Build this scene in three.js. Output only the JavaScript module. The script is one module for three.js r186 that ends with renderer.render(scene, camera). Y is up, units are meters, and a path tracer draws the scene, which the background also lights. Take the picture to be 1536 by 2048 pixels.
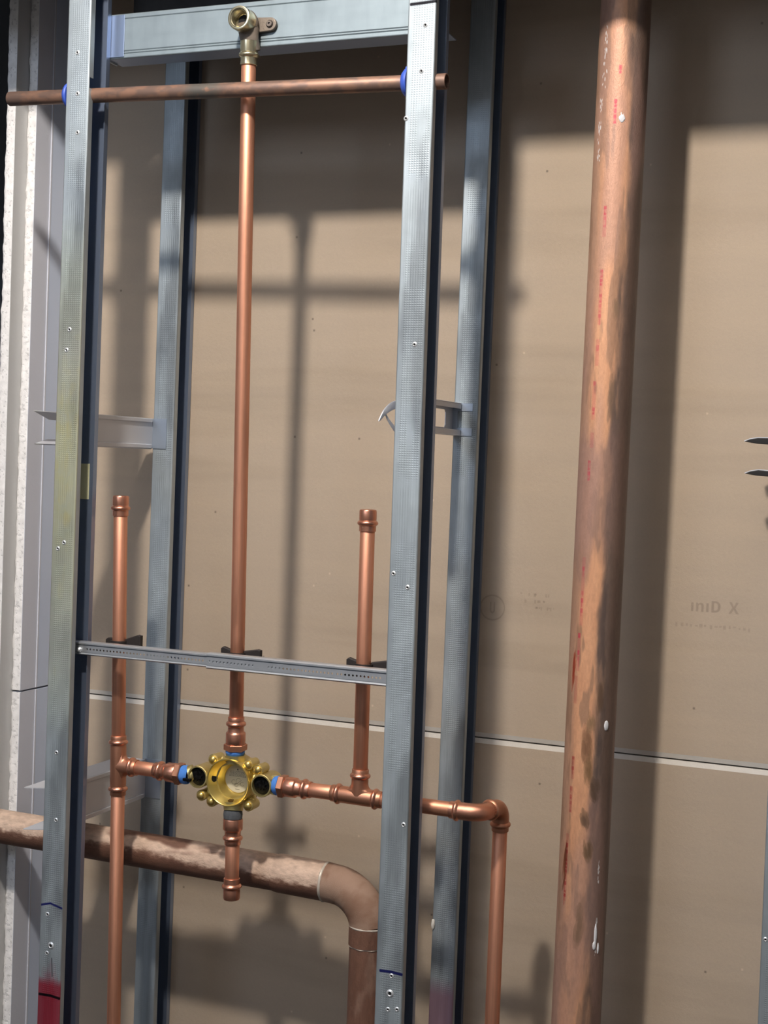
import * as THREE from 'three';
import { mergeGeometries, toCreasedNormals } from 'three/addons/utils/BufferGeometryUtils.js';
import { RoundedBoxGeometry } from 'three/addons/geometries/RoundedBoxGeometry.js';

// ───────────────────────── camera, light, exposure ─────────────────────────
const V = (x, y, z) => new THREE.Vector3(x, y, z);
const scene = new THREE.Scene();
scene.background = new THREE.Color(0x05060a);
const camera = new THREE.PerspectiveCamera(2 * Math.atan(1024 / 2880) * 180 / Math.PI, 0.75, 0.05, 30);
camera.position.set(0.75, 1.5, 1.346);
camera.rotation.set(-0.035, 0.385, 0.0374, 'YXZ');
const renderer = new THREE.WebGLRenderer({ antialias: true });
renderer.toneMapping = THREE.LinearToneMapping;
renderer.toneMappingExposure = 1.4;
renderer.shadowMap.enabled = true;
const LAMP = V(0.2005, 2.617, 1.0126), LAMP_POWER = 5.6;      // hanging work lamp (candela)
const FILL_POWER = 6.2;             // cool panel out of view behind the camera, placed to lift the shadows

// ───────────────────────── helpers ─────────────────────────
let seed = 20240;
const rnd = () => { seed = (seed * 1664525 + 1013904223) >>> 0; return seed / 4294967296; };
const lerp = (a, b, t) => a + (b - a) * t, clamp = (x, a = 0, b = 1) => Math.min(b, Math.max(a, x));
const sstep = (a, b, x) => { const t = clamp((x - a) / (b - a)); return t * t * (3 - 2 * t); };
function hash(ix, iy, s) { let h = (ix * 374761393 + iy * 668265263 + s * 2246822519) | 0; h = Math.imul(h ^ (h >>> 13), 1274126177); return ((h ^ (h >>> 16)) >>> 0) / 4294967296; }
function vnoise(x, y, s, px = 1e9, py = 1e9) {
  const x0 = Math.floor(x), y0 = Math.floor(y), fx = x - x0, fy = y - y0, u = fx * fx * (3 - 2 * fx), v = fy * fy * (3 - 2 * fy);
  const m = (a, n) => ((a % n) + n) % n;
  const h = (i, j) => hash(m(i, px), m(j, py), s);
  return lerp(lerp(h(x0, y0), h(x0 + 1, y0), u), lerp(h(x0, y0 + 1), h(x0 + 1, y0 + 1), u), v);
}
const fbm = (x, y, s, o = 4, px = 1e9, py = 1e9) => { let a = 0, w = 0.5, t = 0; for (let i = 0; i < o; i++) { a += w * vnoise(x, y, s + i * 17, px, py); t += w; w *= 0.5; x *= 2; y *= 2; px *= 2; py *= 2; } return a / t; };
function dataTex(w, h, fn, srgb = true) {
  const d = new Uint8Array(w * h * 4);
  for (let j = 0; j < h; j++) for (let i = 0; i < w; i++) {
    const c = fn(i / w, j / h, i, j), k = (j * w + i) * 4;
    if (typeof c === 'number') d[k] = d[k + 1] = d[k + 2] = clamp(c) * 255; else for (let q = 0; q < 3; q++) d[k + q] = clamp(c[q]) * 255;
    d[k + 3] = 255;
  }
  const t = new THREE.DataTexture(d, w, h); t.magFilter = THREE.LinearFilter; t.minFilter = THREE.LinearMipmapLinearFilter; t.generateMipmaps = true;
  t.wrapS = t.wrapT = THREE.RepeatWrapping; if (srgb) t.colorSpace = THREE.SRGBColorSpace; t.needsUpdate = true; return t;
}
function canvasTex(w, h, draw) {
  const c = document.createElement('canvas'); c.width = w; c.height = h; draw(c.getContext('2d'), w, h);
  const t = new THREE.CanvasTexture(c); t.colorSpace = THREE.SRGBColorSpace; t.wrapS = t.wrapT = THREE.RepeatWrapping; return t;
}
const rgb = (h) => [(h >> 16 & 255) / 255, (h >> 8 & 255) / 255, (h & 255) / 255];
const mix = (a, b, t) => [lerp(a[0], b[0], t), lerp(a[1], b[1], t), lerp(a[2], b[2], t)];
function rep(t, rx, ry, ox = 0, oy = 0) { const c = t.clone(); c.repeat.set(rx, ry); c.offset.set(ox, oy); c.needsUpdate = true; return c; }
const used = new Map();
function numbered(n) { const k = used.get(n) || 0; used.set(n, k + 1); return k ? n + '_' + String(k).padStart(3, '0') : n; }
function thing(name, label, category, base, group) {       // a Group at the thing's base; its parts are given in world metres
  const o = new THREE.Group(); o.name = numbered(name); o.position.copy(base); scene.add(o);
  o.userData = { label, category, base: [base.x, base.y, base.z] }; delete o.userData.base; o.userData.label = label; if (group) o.userData.group = group;
  o.inv = base.clone().negate(); return o;
}
function struct(name, base = V(0, 0, 0), label) { const o = new THREE.Group(); o.name = name; o.position.copy(base); scene.add(o); o.userData = { kind: 'structure' }; if (label) o.userData.label = label; o.inv = base.clone().negate(); return o; }
function part(name, geo, mat, parent, label) {             // geometry in world metres
  const m = new THREE.Mesh(geo, mat); m.name = name; m.castShadow = m.receiveShadow = true;
  if (parent.inv) m.position.copy(parent.inv);
  if (label) m.userData.label = label; parent.add(m); return m;
}
const merge = (list) => mergeGeometries(list.map((g) => { const q = g.index ? g.toNonIndexed() : g; for (const k of Object.keys(q.attributes)) if (!['position', 'normal', 'uv'].includes(k)) q.deleteAttribute(k); return q; }));
const crease = (g, a = 0.6) => { g.scale(2000, 2000, 2000); const q = toCreasedNormals(g, a); q.scale(1 / 2000, 1 / 2000, 1 / 2000); return q; };   // the helper compares positions coarsely, so work in half millimetres
function box(x0, x1, y0, y1, z0, z1, r = 0) {
  const w = x1 - x0, h = y1 - y0, d = z1 - z0;
  const g = r ? new RoundedBoxGeometry(w, h, d, 2, r) : new THREE.BoxGeometry(w, h, d);
  g.translate((x0 + x1) / 2, (y0 + y1) / 2, (z0 + z1) / 2);
  const p = g.attributes.position, n = g.attributes.normal, u = g.attributes.uv;       // uv in metres
  for (let i = 0; i < p.count; i++) {
    const ax = Math.abs(n.getX(i)), ay = Math.abs(n.getY(i)), az = Math.abs(n.getZ(i));
    if (az >= ax && az >= ay) u.setXY(i, p.getX(i), p.getY(i)); else if (ax >= ay) u.setXY(i, p.getZ(i), p.getY(i)); else u.setXY(i, p.getX(i), p.getZ(i));
  }
  return g;
}
// a turned shape along a→(dir): prof = [[distance, radius], ...]; u 0.5 faces the room, v in metres (from the start, or world height with vAbs)
function turned(a, dir, prof, seg = 32, o = {}) {
  const d = dir.clone().normalize(); let e1 = (o.e1 || V(0, 0, 1)).clone(); e1.addScaledVector(d, -e1.dot(d));
  if (e1.length() < 1e-3) { e1 = V(0, 1, 0); e1.addScaledVector(d, -e1.dot(d)); } e1.normalize();
  const e2 = d.clone().cross(e1), pos = [], uv = [], idx = []; const phase = o.phase || 0;
  let s = 0;
  for (let i = 0; i < prof.length; i++) {
    if (i) s += Math.hypot(prof[i][0] - prof[i - 1][0], prof[i][1] - prof[i - 1][1]);
    for (let j = 0; j <= seg; j++) {
      const f = -Math.PI + 2 * Math.PI * j / seg, r = (prof[i][1] + (prof[i][2] || 0) * Math.cos(f) ** 6) * (o.shape ? o.shape(f + phase) : 1), c = Math.cos(f + phase), q = Math.sin(f + phase);
      const p = a.clone().addScaledVector(d, prof[i][0]).addScaledVector(e1, r * c).addScaledVector(e2, r * q);
      pos.push(p.x, p.y, p.z); uv.push(j / seg, o.vAbs ? p.y : s);
    }
  }
  for (let i = 0; i < prof.length - 1; i++) for (let j = 0; j < seg; j++) {
    const A = i * (seg + 1) + j, B = A + 1, C = A + seg + 1, D = C + 1; idx.push(A, B, C, B, D, C);
  }
  const g = new THREE.BufferGeometry(); g.setAttribute('position', new THREE.Float32BufferAttribute(pos, 3)); g.setAttribute('uv', new THREE.Float32BufferAttribute(uv, 2)); g.setIndex(idx);
  g.computeVertexNormals(); return crease(g, o.crease ?? 0.7);
}
const between = (a, b, prof, seg, o) => turned(a, b.clone().sub(a), prof, seg, o);
function pipeGeo(a, b, r, o = {}) {
  const L = a.distanceTo(b), n = o.rows || 1, w = o.wall ?? 0.0011, pr = [[o.open ? 0.03 : 0, o.open ? r - w : 0]];
  pr.push([0, r - w], [0, r - 0.0002], [0.0003, r]); for (let i = 1; i < n; i++) pr.push([L * i / n, r]);
  pr.push([L - 0.0003, r], [L, r - 0.0002], [L, r - w], o.open ? [L - 0.03, r - w] : [L, 0]);
  if (o.open) pr.push([L - 0.03, 0]);
  return between(a, b, pr, o.seg || 32, o);
}
function bentTube(pts, r, n = 24, seg = 28) {
  const c = new THREE.CatmullRomCurve3(pts, false, 'centripetal'); const g = new THREE.TubeGeometry(c, n, r, seg, false); return g.toNonIndexed();
}
// elbow centre line: straight, quarter bend round the corner, straight
function elbowPath(p0, corner, p1, R) {
  const d0 = corner.clone().sub(p0).normalize(), d1 = p1.clone().sub(corner).normalize(), c = new THREE.CurvePath();
  const s = corner.clone().addScaledVector(d0, -R), e = corner.clone().addScaledVector(d1, R);
  c.add(new THREE.LineCurve3(p0, s)); const k = 0.5523;
  c.add(new THREE.CubicBezierCurve3(s, s.clone().addScaledVector(d0, R * k), e.clone().addScaledVector(d1, -R * k), e)); c.add(new THREE.LineCurve3(e, p1));
  return c;
}
const elbowGeo = (p0, c, p1, R, r, n = 40, seg = 28) => new THREE.TubeGeometry(elbowPath(p0, c, p1, R), n, r, seg, false).toNonIndexed();
// bent sheet metal: an open section in (x, z) swept along y
function sheet(raw, t, y0, y1) {
  const poly = [raw[0]];                                                                 // keep long flats flat: support points beside every bend
  for (let i = 1; i < raw.length; i++) { const a = raw[i - 1], b = raw[i], l = Math.hypot(b[0] - a[0], b[1] - a[1]); if (l > 0.002) for (const k of [0.0004 / l, 1 - 0.0004 / l]) poly.push([lerp(a[0], b[0], k), lerp(a[1], b[1], k)]); poly.push(b); }
  const n = poly.length, pos = [], uv = []; const nor = [];
  for (let i = 0; i < n; i++) {
    const a = poly[Math.max(0, i - 1)], b = poly[Math.min(n - 1, i + 1)], dx = b[0] - a[0], dz = b[1] - a[1], l = Math.hypot(dx, dz); nor.push([-dz / l, dx / l]);
  }
  const S = [0]; for (let i = 1; i < n; i++) S.push(S[i - 1] + Math.hypot(poly[i][0] - poly[i - 1][0], poly[i][1] - poly[i - 1][1]));
  const inn = poly.map((p, i) => [p[0] - nor[i][0] * t, p[1] - nor[i][1] * t]);
  const quad = (A, B, C, D, ua, ub) => { pos.push(...A, ...B, ...C, ...A, ...C, ...D); uv.push(ua, A[1], ub, B[1], ub, C[1], ua, A[1], ub, C[1], ua, D[1]); };
  const at = (p, y) => [p[0], y, p[1]];
  for (let i = 0; i < n - 1; i++) {
    quad(at(poly[i], y0), at(poly[i + 1], y0), at(poly[i + 1], y1), at(poly[i], y1), S[i], S[i + 1]);
    quad(at(inn[i + 1], y0), at(inn[i], y0), at(inn[i], y1), at(inn[i + 1], y1), S[i + 1], S[i]);
    quad(at(poly[i], y1), at(poly[i + 1], y1), at(inn[i + 1], y1), at(inn[i], y1), S[i], S[i + 1]);
    quad(at(inn[i], y0), at(inn[i + 1], y0), at(poly[i + 1], y0), at(poly[i], y0), S[i], S[i + 1]);
  }
  quad(at(inn[0], y0), at(poly[0], y0), at(poly[0], y1), at(inn[0], y1), 0, t); quad(at(poly[n - 1], y0), at(inn[n - 1], y0), at(inn[n - 1], y1), at(poly[n - 1], y1), 0, t);
  const g = new THREE.BufferGeometry(); g.setAttribute('position', new THREE.Float32BufferAttribute(pos, 3)); g.setAttribute('uv', new THREE.Float32BufferAttribute(uv, 2));
  return crease(g, 0.9);
}
// a flat plate from an outline in the plane given by origin o and axes ax, ay; thickness along ax×ay
function plate(outline, holes, t, o, ax, ay, bevel = 0) {
  const sh = new THREE.Shape(outline.map((p) => new THREE.Vector2(p[0], p[1])));
  for (const h of holes) { const q = new THREE.Path(); if (h.r) q.absarc(h.x, h.y, h.r, 0, Math.PI * 2, true); else h.forEach((p, i) => i ? q.lineTo(p[0], p[1]) : q.moveTo(p[0], p[1])); sh.holes.push(q); }
  const g = new THREE.ExtrudeGeometry(sh, { depth: t - 2 * bevel, bevelEnabled: bevel > 0, bevelThickness: bevel, bevelSize: bevel, bevelOffset: -bevel, bevelSegments: 2, curveSegments: 14 });
  if (bevel) g.translate(0, 0, bevel);
  const az = ax.clone().cross(ay); g.applyMatrix4(new THREE.Matrix4().makeBasis(ax, ay, az).setPosition(o)); return g;
}
const EX = V(1, 0, 0), EY = V(0, 1, 0), EZ = V(0, 0, 1);

// ───────────────────────── materials ─────────────────────────
const fineNoise = dataTex(256, 256, (u, v) => 0.5 + 0.5 * (fbm(u * 32, v * 32, 3, 3, 32, 32) - 0.5) + 0.25 * (hash(u * 256 | 0, v * 256 | 0, 5) - 0.5), false);
const paperTex = dataTex(1024, 1024, (u, v) => {                               // 1.2 m of kraft paper: faint lengthwise streaks, fibres and flecks
  let n = 0.5 * (fbm(u * 5, v * 70, 11, 4, 5, 70) - 0.5) + 0.45 * (fbm(u * 9, v * 9, 31, 4, 9, 9) - 0.5) + 0.22 * (hash(u * 1024 | 0, v * 1024 | 0, 9) - 0.5);
  const band = 0.35 * (sstep(0.62, 0.75, fbm(u * 2.0, v * 24, 71, 2, 2, 24))) * fbm(u * 12, v * 120, 72, 2, 12, 120);
  let c = mix([0.725, 0.662, 0.588], [0.69, 0.624, 0.542], clamp(0.5 + n + band));
  const k = 1 + 0.13 * n - 0.07 * band; c = c.map((q) => q * k);
  const f = hash(u * 512 | 0, v * 512 | 0, 77); if (f > 0.99985) c = c.map((q) => q * 0.72); else if (f < 0.0001) c = c.map((q) => q * 1.12);
  return c;
});
const kraft = new THREE.MeshStandardMaterial({ map: rep(paperTex, 1 / 1.2, 1 / 1.2, 0.3, 0.1), roughness: 0.86, bumpMap: rep(fineNoise, 9, 9), bumpScale: 0.0002 });
const bevelPaper = new THREE.MeshStandardMaterial({ color: 0xcfcac0, roughness: 0.85, bumpMap: rep(fineNoise, 20, 20), bumpScale: 0.0002 });
const gypsumTex = dataTex(256, 512, (u, v) => { const n = fbm(u * 10, v * 20, 41, 4, 10, 20); const pit = sstep(0.66, 0.74, fbm(u * 22, v * 44, 47, 3, 22, 44)); const k = 0.93 + 0.1 * (n - 0.5) - 0.1 * pit; return [k, k * 0.995, k * 0.985]; });
const gypsumBump = dataTex(256, 512, (u, v) => fbm(u * 14, v * 28, 43, 5, 14, 28) - 0.5 * sstep(0.6, 0.72, fbm(u * 22, v * 44, 47, 3, 22, 44)) + 0.2, false);
const gypsum = new THREE.MeshStandardMaterial({ map: rep(gypsumTex, 16, 8), bumpMap: rep(gypsumBump, 16, 8), bumpScale: 0.0004, roughness: 0.95 });
const boardGrey = new THREE.MeshStandardMaterial({ color: 0xc6c7c6, roughness: 0.9, bumpMap: rep(fineNoise, 10, 10), bumpScale: 0.0002 });
const boardLilac = new THREE.MeshStandardMaterial({ color: 0xd4d8e2, roughness: 0.8, bumpMap: rep(fineNoise, 10, 10), bumpScale: 0.0002 });
const roomWall = new THREE.MeshStandardMaterial({ color: 0x84888e, roughness: 0.9 });
const roomFront = new THREE.MeshStandardMaterial({ color: 0x969ba2, roughness: 0.9 });
const roomCeil = new THREE.MeshStandardMaterial({ color: 0xb0b2b5, roughness: 0.9 });
const concrete = new THREE.MeshStandardMaterial({ color: 0x2c2a28, roughness: 0.85, map: rep(fineNoise, 0.7, 0.7) });

const DIMW = 0.0335, DIMH = 0.3;
const dimple = dataTex(96, 1024, (u, v) => {                                    // knurled rows pressed into stud flanges
  const x = u * DIMW * 1000, y = v * DIMH * 1000, cx = Math.cos(x * 2 * Math.PI / 2.7), cy = Math.cos(y * 2 * Math.PI / (300 / 131));
  const on = sstep(0.26, 0.4, fbm(u * 2, v * 8, 91, 3, 2, 8)) * sstep(5, 7, x) * sstep(29, 27, x);
  const rib = 0.5 + 0.5 * cx, dot = (0.5 + 0.5 * cx) * (0.5 + 0.5 * cy), m = sstep(0.35, 0.6, fbm(u * 1, v * 10, 95, 2, 1, 10));
  return 0.3 + 0.55 * on * lerp(rib * 0.6, dot, m) + 0.05 * hash(u * 96 | 0, v * 1024 | 0, 4);
}, false);
const spangle = dataTex(512, 512, (u, v) => 0.78 + 0.3 * (fbm(u * 6, v * 6, 51, 3, 6, 6) - 0.5), false);
const steelTex = dataTex(512, 512, (u, v) => { const n = fbm(u * 12, v * 12, 61, 4, 12, 12) - 0.5, s = fbm(u * 60, v * 3, 63, 3, 60, 3) - 0.5; const k = 1 + 0.1 * n + 0.06 * s; return [0.69 * k, 0.73 * k, 0.75 * k]; });
const STEEL = { metalness: 0.82, roughness: 0.6 };
const steel = new THREE.MeshStandardMaterial({ map: rep(steelTex, 6, 3), roughnessMap: null, ...STEEL });
const steelBlueShade = new THREE.MeshStandardMaterial({ color: 0x93a3bd, metalness: 0.85, roughness: 0.42 });  // bluer, darker copy of the steel: cool shade put into its colour
const zincBright = new THREE.MeshStandardMaterial({ color: 0xc4c9ce, metalness: 0.75, roughness: 0.38, bumpMap: rep(fineNoise, 30, 30), bumpScale: 0.0001 });
const holeShade = new THREE.MeshStandardMaterial({ color: 0x0b0b0c, roughness: 0.9 });  // for dark discs that stand for the shade inside open holes
const burrSteel = new THREE.MeshStandardMaterial({ color: 0xe6eaec, metalness: 0.7, roughness: 0.4 });

const copperTex = dataTex(512, 512, (u, v) => { const n = fbm(u * 6, v * 6, 21, 4, 6, 6) - 0.5, s = fbm(u * 30, v * 3, 23, 3, 30, 3) - 0.5; const k = 1 + 0.14 * n + 0.12 * s; return [0.88 * k, 0.635 * k, 0.515 * k]; });
const copper = new THREE.MeshStandardMaterial({ map: rep(copperTex, 1, 3), metalness: 0.86, roughness: 0.5 });
const copperFit = new THREE.MeshStandardMaterial({ color: 0xe0a084, metalness: 0.9, roughness: 0.27, bumpMap: rep(fineNoise, 4, 60), bumpScale: 0.00008 });
const copperWeld = new THREE.MeshStandardMaterial({ color: 0xc98f72, metalness: 0.85, roughness: 0.36, bumpMap: rep(fineNoise, 4, 60), bumpScale: 0.00012 });
const brass = new THREE.MeshStandardMaterial({ color: 0xdfcd8c, metalness: 0.9, roughness: 0.3, bumpMap: rep(fineNoise, 40, 40), bumpScale: 0.0001 });
const brassPolished = new THREE.MeshStandardMaterial({ color: 0xe9d07c, metalness: 0.9, roughness: 0.33 });
const brassScrew = new THREE.MeshStandardMaterial({ color: 0xe6c878, metalness: 0.9, roughness: 0.28 });
const brassCast = new THREE.MeshStandardMaterial({ color: 0x7d7368, metalness: 0.6, roughness: 0.5, bumpMap: rep(fineNoise, 40, 40), bumpScale: 0.0003 });
const brassPale = new THREE.MeshStandardMaterial({ color: 0xc9c0a0, metalness: 0.92, roughness: 0.25 });
const blackPlastic = new THREE.MeshPhysicalMaterial({ color: 0x050506, roughness: 0.4, specularIntensity: 0.35, bumpMap: rep(fineNoise, 60, 60), bumpScale: 0.0003 });
const clampPlastic = new THREE.MeshStandardMaterial({ color: 0x2a2422, roughness: 0.6 });
const bluePlastic = new THREE.MeshStandardMaterial({ color: 0x3f5fc4, roughness: 0.45 });
const blueTape = new THREE.MeshStandardMaterial({ color: 0x4f8fe6, roughness: 0.6, bumpMap: rep(fineNoise, 6, 120), bumpScale: 0.0006 });
const greyTape = new THREE.MeshStandardMaterial({ color: 0x5b5f63, roughness: 0.7, bumpMap: rep(fineNoise, 4, 80), bumpScale: 0.001 });

// ───────────────────────── unseen room shell, its distances and tones set for bounce light ─────────────────────────
const H = 2.9;
{ const f = struct('floor'); part('slab', box(-2.1, 2.4, -0.1, 0, -1.4, 2.4), concrete, f); }  // unseen floor, toned dark to cut the bounce
{ const f = struct('ceiling'); part('slab', box(-2.1, 2.4, H, H + 0.1, -1.4, 2.4), roomCeil, f); }
{ const f = struct('wall_left'); part('board', box(-2.1, -2, 0, H, -1.4, 2.4), roomWall, f); }
{ const f = struct('wall_right'); part('board', box(2.3, 2.4, 0, H, -1.4, 2.4), roomWall, f); }
{ const f = struct('wall_front_unseen'); part('board', box(-1.99, 2.29, 0, H, 2.3, 2.4), roomFront, f); }  // unseen wall, kept close and paler to bounce light onto the framing
{ const f = struct('wall_far'); part('board', box(-2, -0.38, 0, H, -1.4, -1.3), roomWall, f); }
{ const f = struct('wall_upper_unseen', V(0, 2.03, 0)); part('unseen_soffit_board', box(-1.99, 2.29, 2.034, H - 0.002, 0.0004, 0.0127), boardGrey, f); part('added_light_stop', box(-0.155, 0.205, 1.975, 2.06, -0.082, -0.0735), concrete, f); }  // unseen board placed to shade the upper wall; added strip blocks leaking light

// back wall: two liner panels with bevelled edges meeting in a horizontal joint
const WZ = -0.266, JY = 1.1788;
{
  const w = struct('wall_back', V(0, 0, WZ));
  const x0 = -0.3527, x1 = 2.29, b = 0.0058, T = 0.025;
  const panel = (y0, y1, bev0, bev1) => {
    const g = box(x0, x1, y0 + bev0, y1 - bev1, WZ - T, WZ); return part('liner_panel', g, kraft, w);
  };
  const strip = (y0, z0, y1, z1, o) => {                                             // sloping paper edge of the panel
    const up = z1 < z0; const g = new THREE.BufferGeometry();
    const pts = [[x0, y0, z0], [x1, y0, z0], [x1, y1, z1], [x0, y1, z1]], back = WZ - T + 0.001;
    const A = pts, B = [[x0, y0, back], [x1, y0, back], [x1, y1, back], [x0, y1, back]], pos = [];
    const q = (a, c, d, e) => pos.push(...a, ...c, ...d, ...a, ...d, ...e);
    q(A[0], A[1], A[2], A[3]); q(B[1], B[0], B[3], B[2]); q(A[3], A[2], B[2], B[3]); q(B[0], B[1], A[1], A[0]); q(A[1], B[1], B[2], A[2]); q(B[0], A[0], A[3], B[3]);
    g.setAttribute('position', new THREE.Float32BufferAttribute(pos, 3)); g.computeVertexNormals();
    const u = []; for (let i = 0; i < pos.length; i += 3) u.push(pos[i], pos[i + 1] + pos[i + 2]); g.setAttribute('uv', new THREE.Float32BufferAttribute(u, 2));
    const m = new THREE.Mesh(g, bevelPaper); m.name = 'bevelled_edge'; m.castShadow = m.receiveShadow = true; o.add(m); return m;
  };
  const up = panel(JY + 0.0006, H, b, 0), lo = panel(0, JY - 0.0006, 0, b);
  strip(JY + 0.0009, WZ - 0.0014, JY + 0.0006 + b, WZ, up);
  strip(JY - 0.0006 - b, WZ, JY - 0.0009, WZ - 0.0018, lo);
  // ghost print showing through the paper, and a peeled crease
  const ghost = (px, py, w_, h_, draw) => {
    const t = canvasTex(512, 256, (c, W, Hh) => { c.clearRect(0, 0, W, Hh); draw(c, W, Hh); });
    const g = new THREE.PlaneGeometry(w_, h_); g.translate(px, py, WZ + 0.0003);
    const m = new THREE.Mesh(g, new THREE.MeshStandardMaterial({ map: t, transparent: true, roughness: 0.9, depthWrite: false })); m.name = 'faint_print'; m.position.copy(V(0, 0, 0)); m.receiveShadow = true;
    up.add(m);
  };
  ghost(0.4952, 1.3451, 0.1, 0.05, (c, W, Hh) => {
    c.fillStyle = 'rgba(88,74,70,0.17)'; c.font = '600 92px sans-serif'; c.textAlign = 'center';
    c.fillText('ınıDəX', W / 2, 120); c.fillStyle = 'rgba(88,70,60,0.12)'; for (let i = 0; i < 16; i++) c.fillRect(40 + i * 27 + rnd() * 8, 188 + rnd() * 10, 8 + rnd() * 12, 8 + rnd() * 20); });
  ghost(0.2387, 1.3336, 0.05, 0.04, (c, W, Hh) => {
    c.strokeStyle = 'rgba(84,70,66,0.17)'; c.lineWidth = 13; c.beginPath(); c.ellipse(W / 2, Hh / 2, 150, 92, 0, 0, 7); c.stroke();
    c.fillStyle = 'rgba(84,70,66,0.16)'; c.font = 'bold 120px sans-serif'; c.textAlign = 'center'; c.fillText('U', W / 2, Hh / 2 + 44); });
  ghost(0.293, 1.3434, 0.055, 0.03, (c, W, Hh) => {
    c.fillStyle = 'rgba(84,70,66,0.13)'; for (let i = 0; i < 22; i++) c.fillRect(60 + rnd() * 380, 40 + Math.floor(rnd() * 3) * 66, 8 + rnd() * 18, 12 + rnd() * 26); });
}

// left side: two layers of gypsum board seen at their cut edges
{
  const w = struct('wall_side', V(-0.36, 0, -0.2));
  const xb = -0.3534, xm = -0.3685, xa = -0.3837, zb = -0.17, za = -0.1476, J = 1.1909;
  const rough = (x0, x1, y0, y1, zf, s) => {                                          // ragged cut edge of the core
    const nx = 7, ny = Math.round((y1 - y0) / 0.004), pos = [], uv = [], idx = [];
    for (let j = 0; j <= ny; j++) for (let i = 0; i <= nx; i++) {
      const u = i / nx, y = lerp(y0, y1, j / ny); const e = (i === 0 ? 1 : 0);
      const z = zf - 0.0022 * (fbm(u * 4, y * 160, s, 3)) - e * 0.003 * fbm(2, y * 120, s + 5, 3) - (i === nx ? 0.0004 : 0);
      pos.push(lerp(x0, x1, u) + e * 0.0018 * Math.max(0.35, 2.1 - y) * (fbm(7, y * 90, s + 9, 4) - 0.55), y, z); uv.push(lerp(x0, x1, u) + 2, y);
    }
    for (let j = 0; j < ny; j++) for (let i = 0; i < nx; i++) { const A = j * (nx + 1) + i, B = A + 1, C = A + nx + 1, D = C + 1; idx.push(A, B, D, A, D, C); }
    const g = new THREE.BufferGeometry(); g.setAttribute('position', new THREE.Float32BufferAttribute(pos, 3)); g.setAttribute('uv', new THREE.Float32BufferAttribute(uv, 2)); g.setIndex(idx); g.computeVertexNormals(); return g;
  };
  const board = (x0, x1, y0, y1, zf, m, s) => {
    const p = part('gypsum_board', box(x0, x1 - 0.0007, y0, y1, -0.45, zf - 0.0042), m, w);
    const e = new THREE.Mesh(rough(x0, x1 - 0.0003, y0, y1, zf, s), gypsum); e.name = 'cut_edge'; e.castShadow = e.receiveShadow = true; p.add(e);
    const f = new THREE.Mesh(box(x1 - 0.0005, x1, y0, y1, -0.4, zf), m); f.name = 'face_paper'; f.castShadow = f.receiveShadow = true; p.add(f); return p;
  };
  const strips = [];
  for (const [y0, y1, s] of [[J + 0.0011, H, 201], [0, J - 0.0011, 231]]) {
    const p = board(xm + 0.0004, xb, y0, y1, zb, boardLilac, s);
    const m = new THREE.Mesh(box(xb, xb + 0.0012, y0, y1, -0.265, -0.2041, 0.0004), new THREE.MeshStandardMaterial({ color: 0xcfdcf0, roughness: 0.6, metalness: 0.0 })); m.name = 'edge_strip'; m.userData.label = 'blue-grey strip'; m.castShadow = m.receiveShadow = true; p.add(m);
    const r = new THREE.Mesh(box(xb, xb + 0.0016, y0, y1, -0.2041, -0.2011, 0.0006), boardLilac); r.name = 'edge_bead'; r.castShadow = r.receiveShadow = true; p.add(r);
  }
  board(xa, xm, 0, H, za, boardGrey, 261);
}

// ───────────────────────── steel studs ─────────────────────────
const TY0 = 0.88, TYH = 1.15;                                                          // the stretch of each flange that carries marks
function flangeMap(paint) {                                                            // galvanised steel with the marks found on one flange; w = width, v = height
  const base = dataTexCanvas(96, 2048, (u, v) => {
    const y = v * TYH, n = fbm(u * 3, y * 60, 301, 4) - 0.5, s = fbm(u * 40, y * 12, 303, 3) - 0.5, b = fbm(u * 1.5, y * 9, 305, 3) - 0.5;
    const d = sstep(0.5, 0.72, fbm(u * 1.2 + 4, y * 7, 309, 4)); const k = 1 + 0.08 * n + 0.06 * s + 0.14 * b - 0.16 * d; return [0.69 * k, 0.73 * k, 0.75 * k];
  }, paint);
  base.wrapS = base.wrapT = THREE.ClampToEdgeWrapping; base.repeat.set(1 / DIMW, 1 / TYH); base.offset.set(0, -TY0 / TYH); return base;
}
function dataTexCanvas(w, h, fn, paint) {
  return canvasTex(w, h, (c) => {
    const im = c.createImageData(w, h);
    for (let j = 0; j < h; j++) for (let i = 0; i < w; i++) { const q = fn(i / w, 1 - j / h), k = (j * w + i) * 4; for (let t = 0; t < 3; t++) im.data[k + t] = clamp(q[t]) * 255; im.data[k + 3] = 255; }
    c.putImageData(im, 0, 0);
    if (paint) paint(c, (y) => (1 - (y - TY0) / TYH) * h, w, h);
  });
}
const dimpleBump = rep(dimple, 1 / DIMW, 1 / DIMH);
const flangeMat = (paint) => new THREE.MeshStandardMaterial({ map: flangeMap(paint), bumpMap: dimpleBump, bumpScale: 0.00035, roughnessMap: rep(spangle, 12, 4), metalness: STEEL.metalness, roughness: 0.8 });
const plainFlange = new THREE.MeshStandardMaterial({ map: rep(steelTex, 6, 3), bumpMap: dimpleBump, bumpScale: 0.00035, ...STEEL });
const burrGeo = turned(V(0, 0, 0), EZ, [[0.0001, 0.0026], [0.0005, 0.0019], [0.0007, 0.0015], [0.0004, 0.0011]], 14, { e1: EY });
const pitGeo = turned(V(0, 0, 0), EZ, [[0.0001, 0.0012], [0.0004, 0.0011], [0.0004, 0]], 12, { e1: EY });
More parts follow.
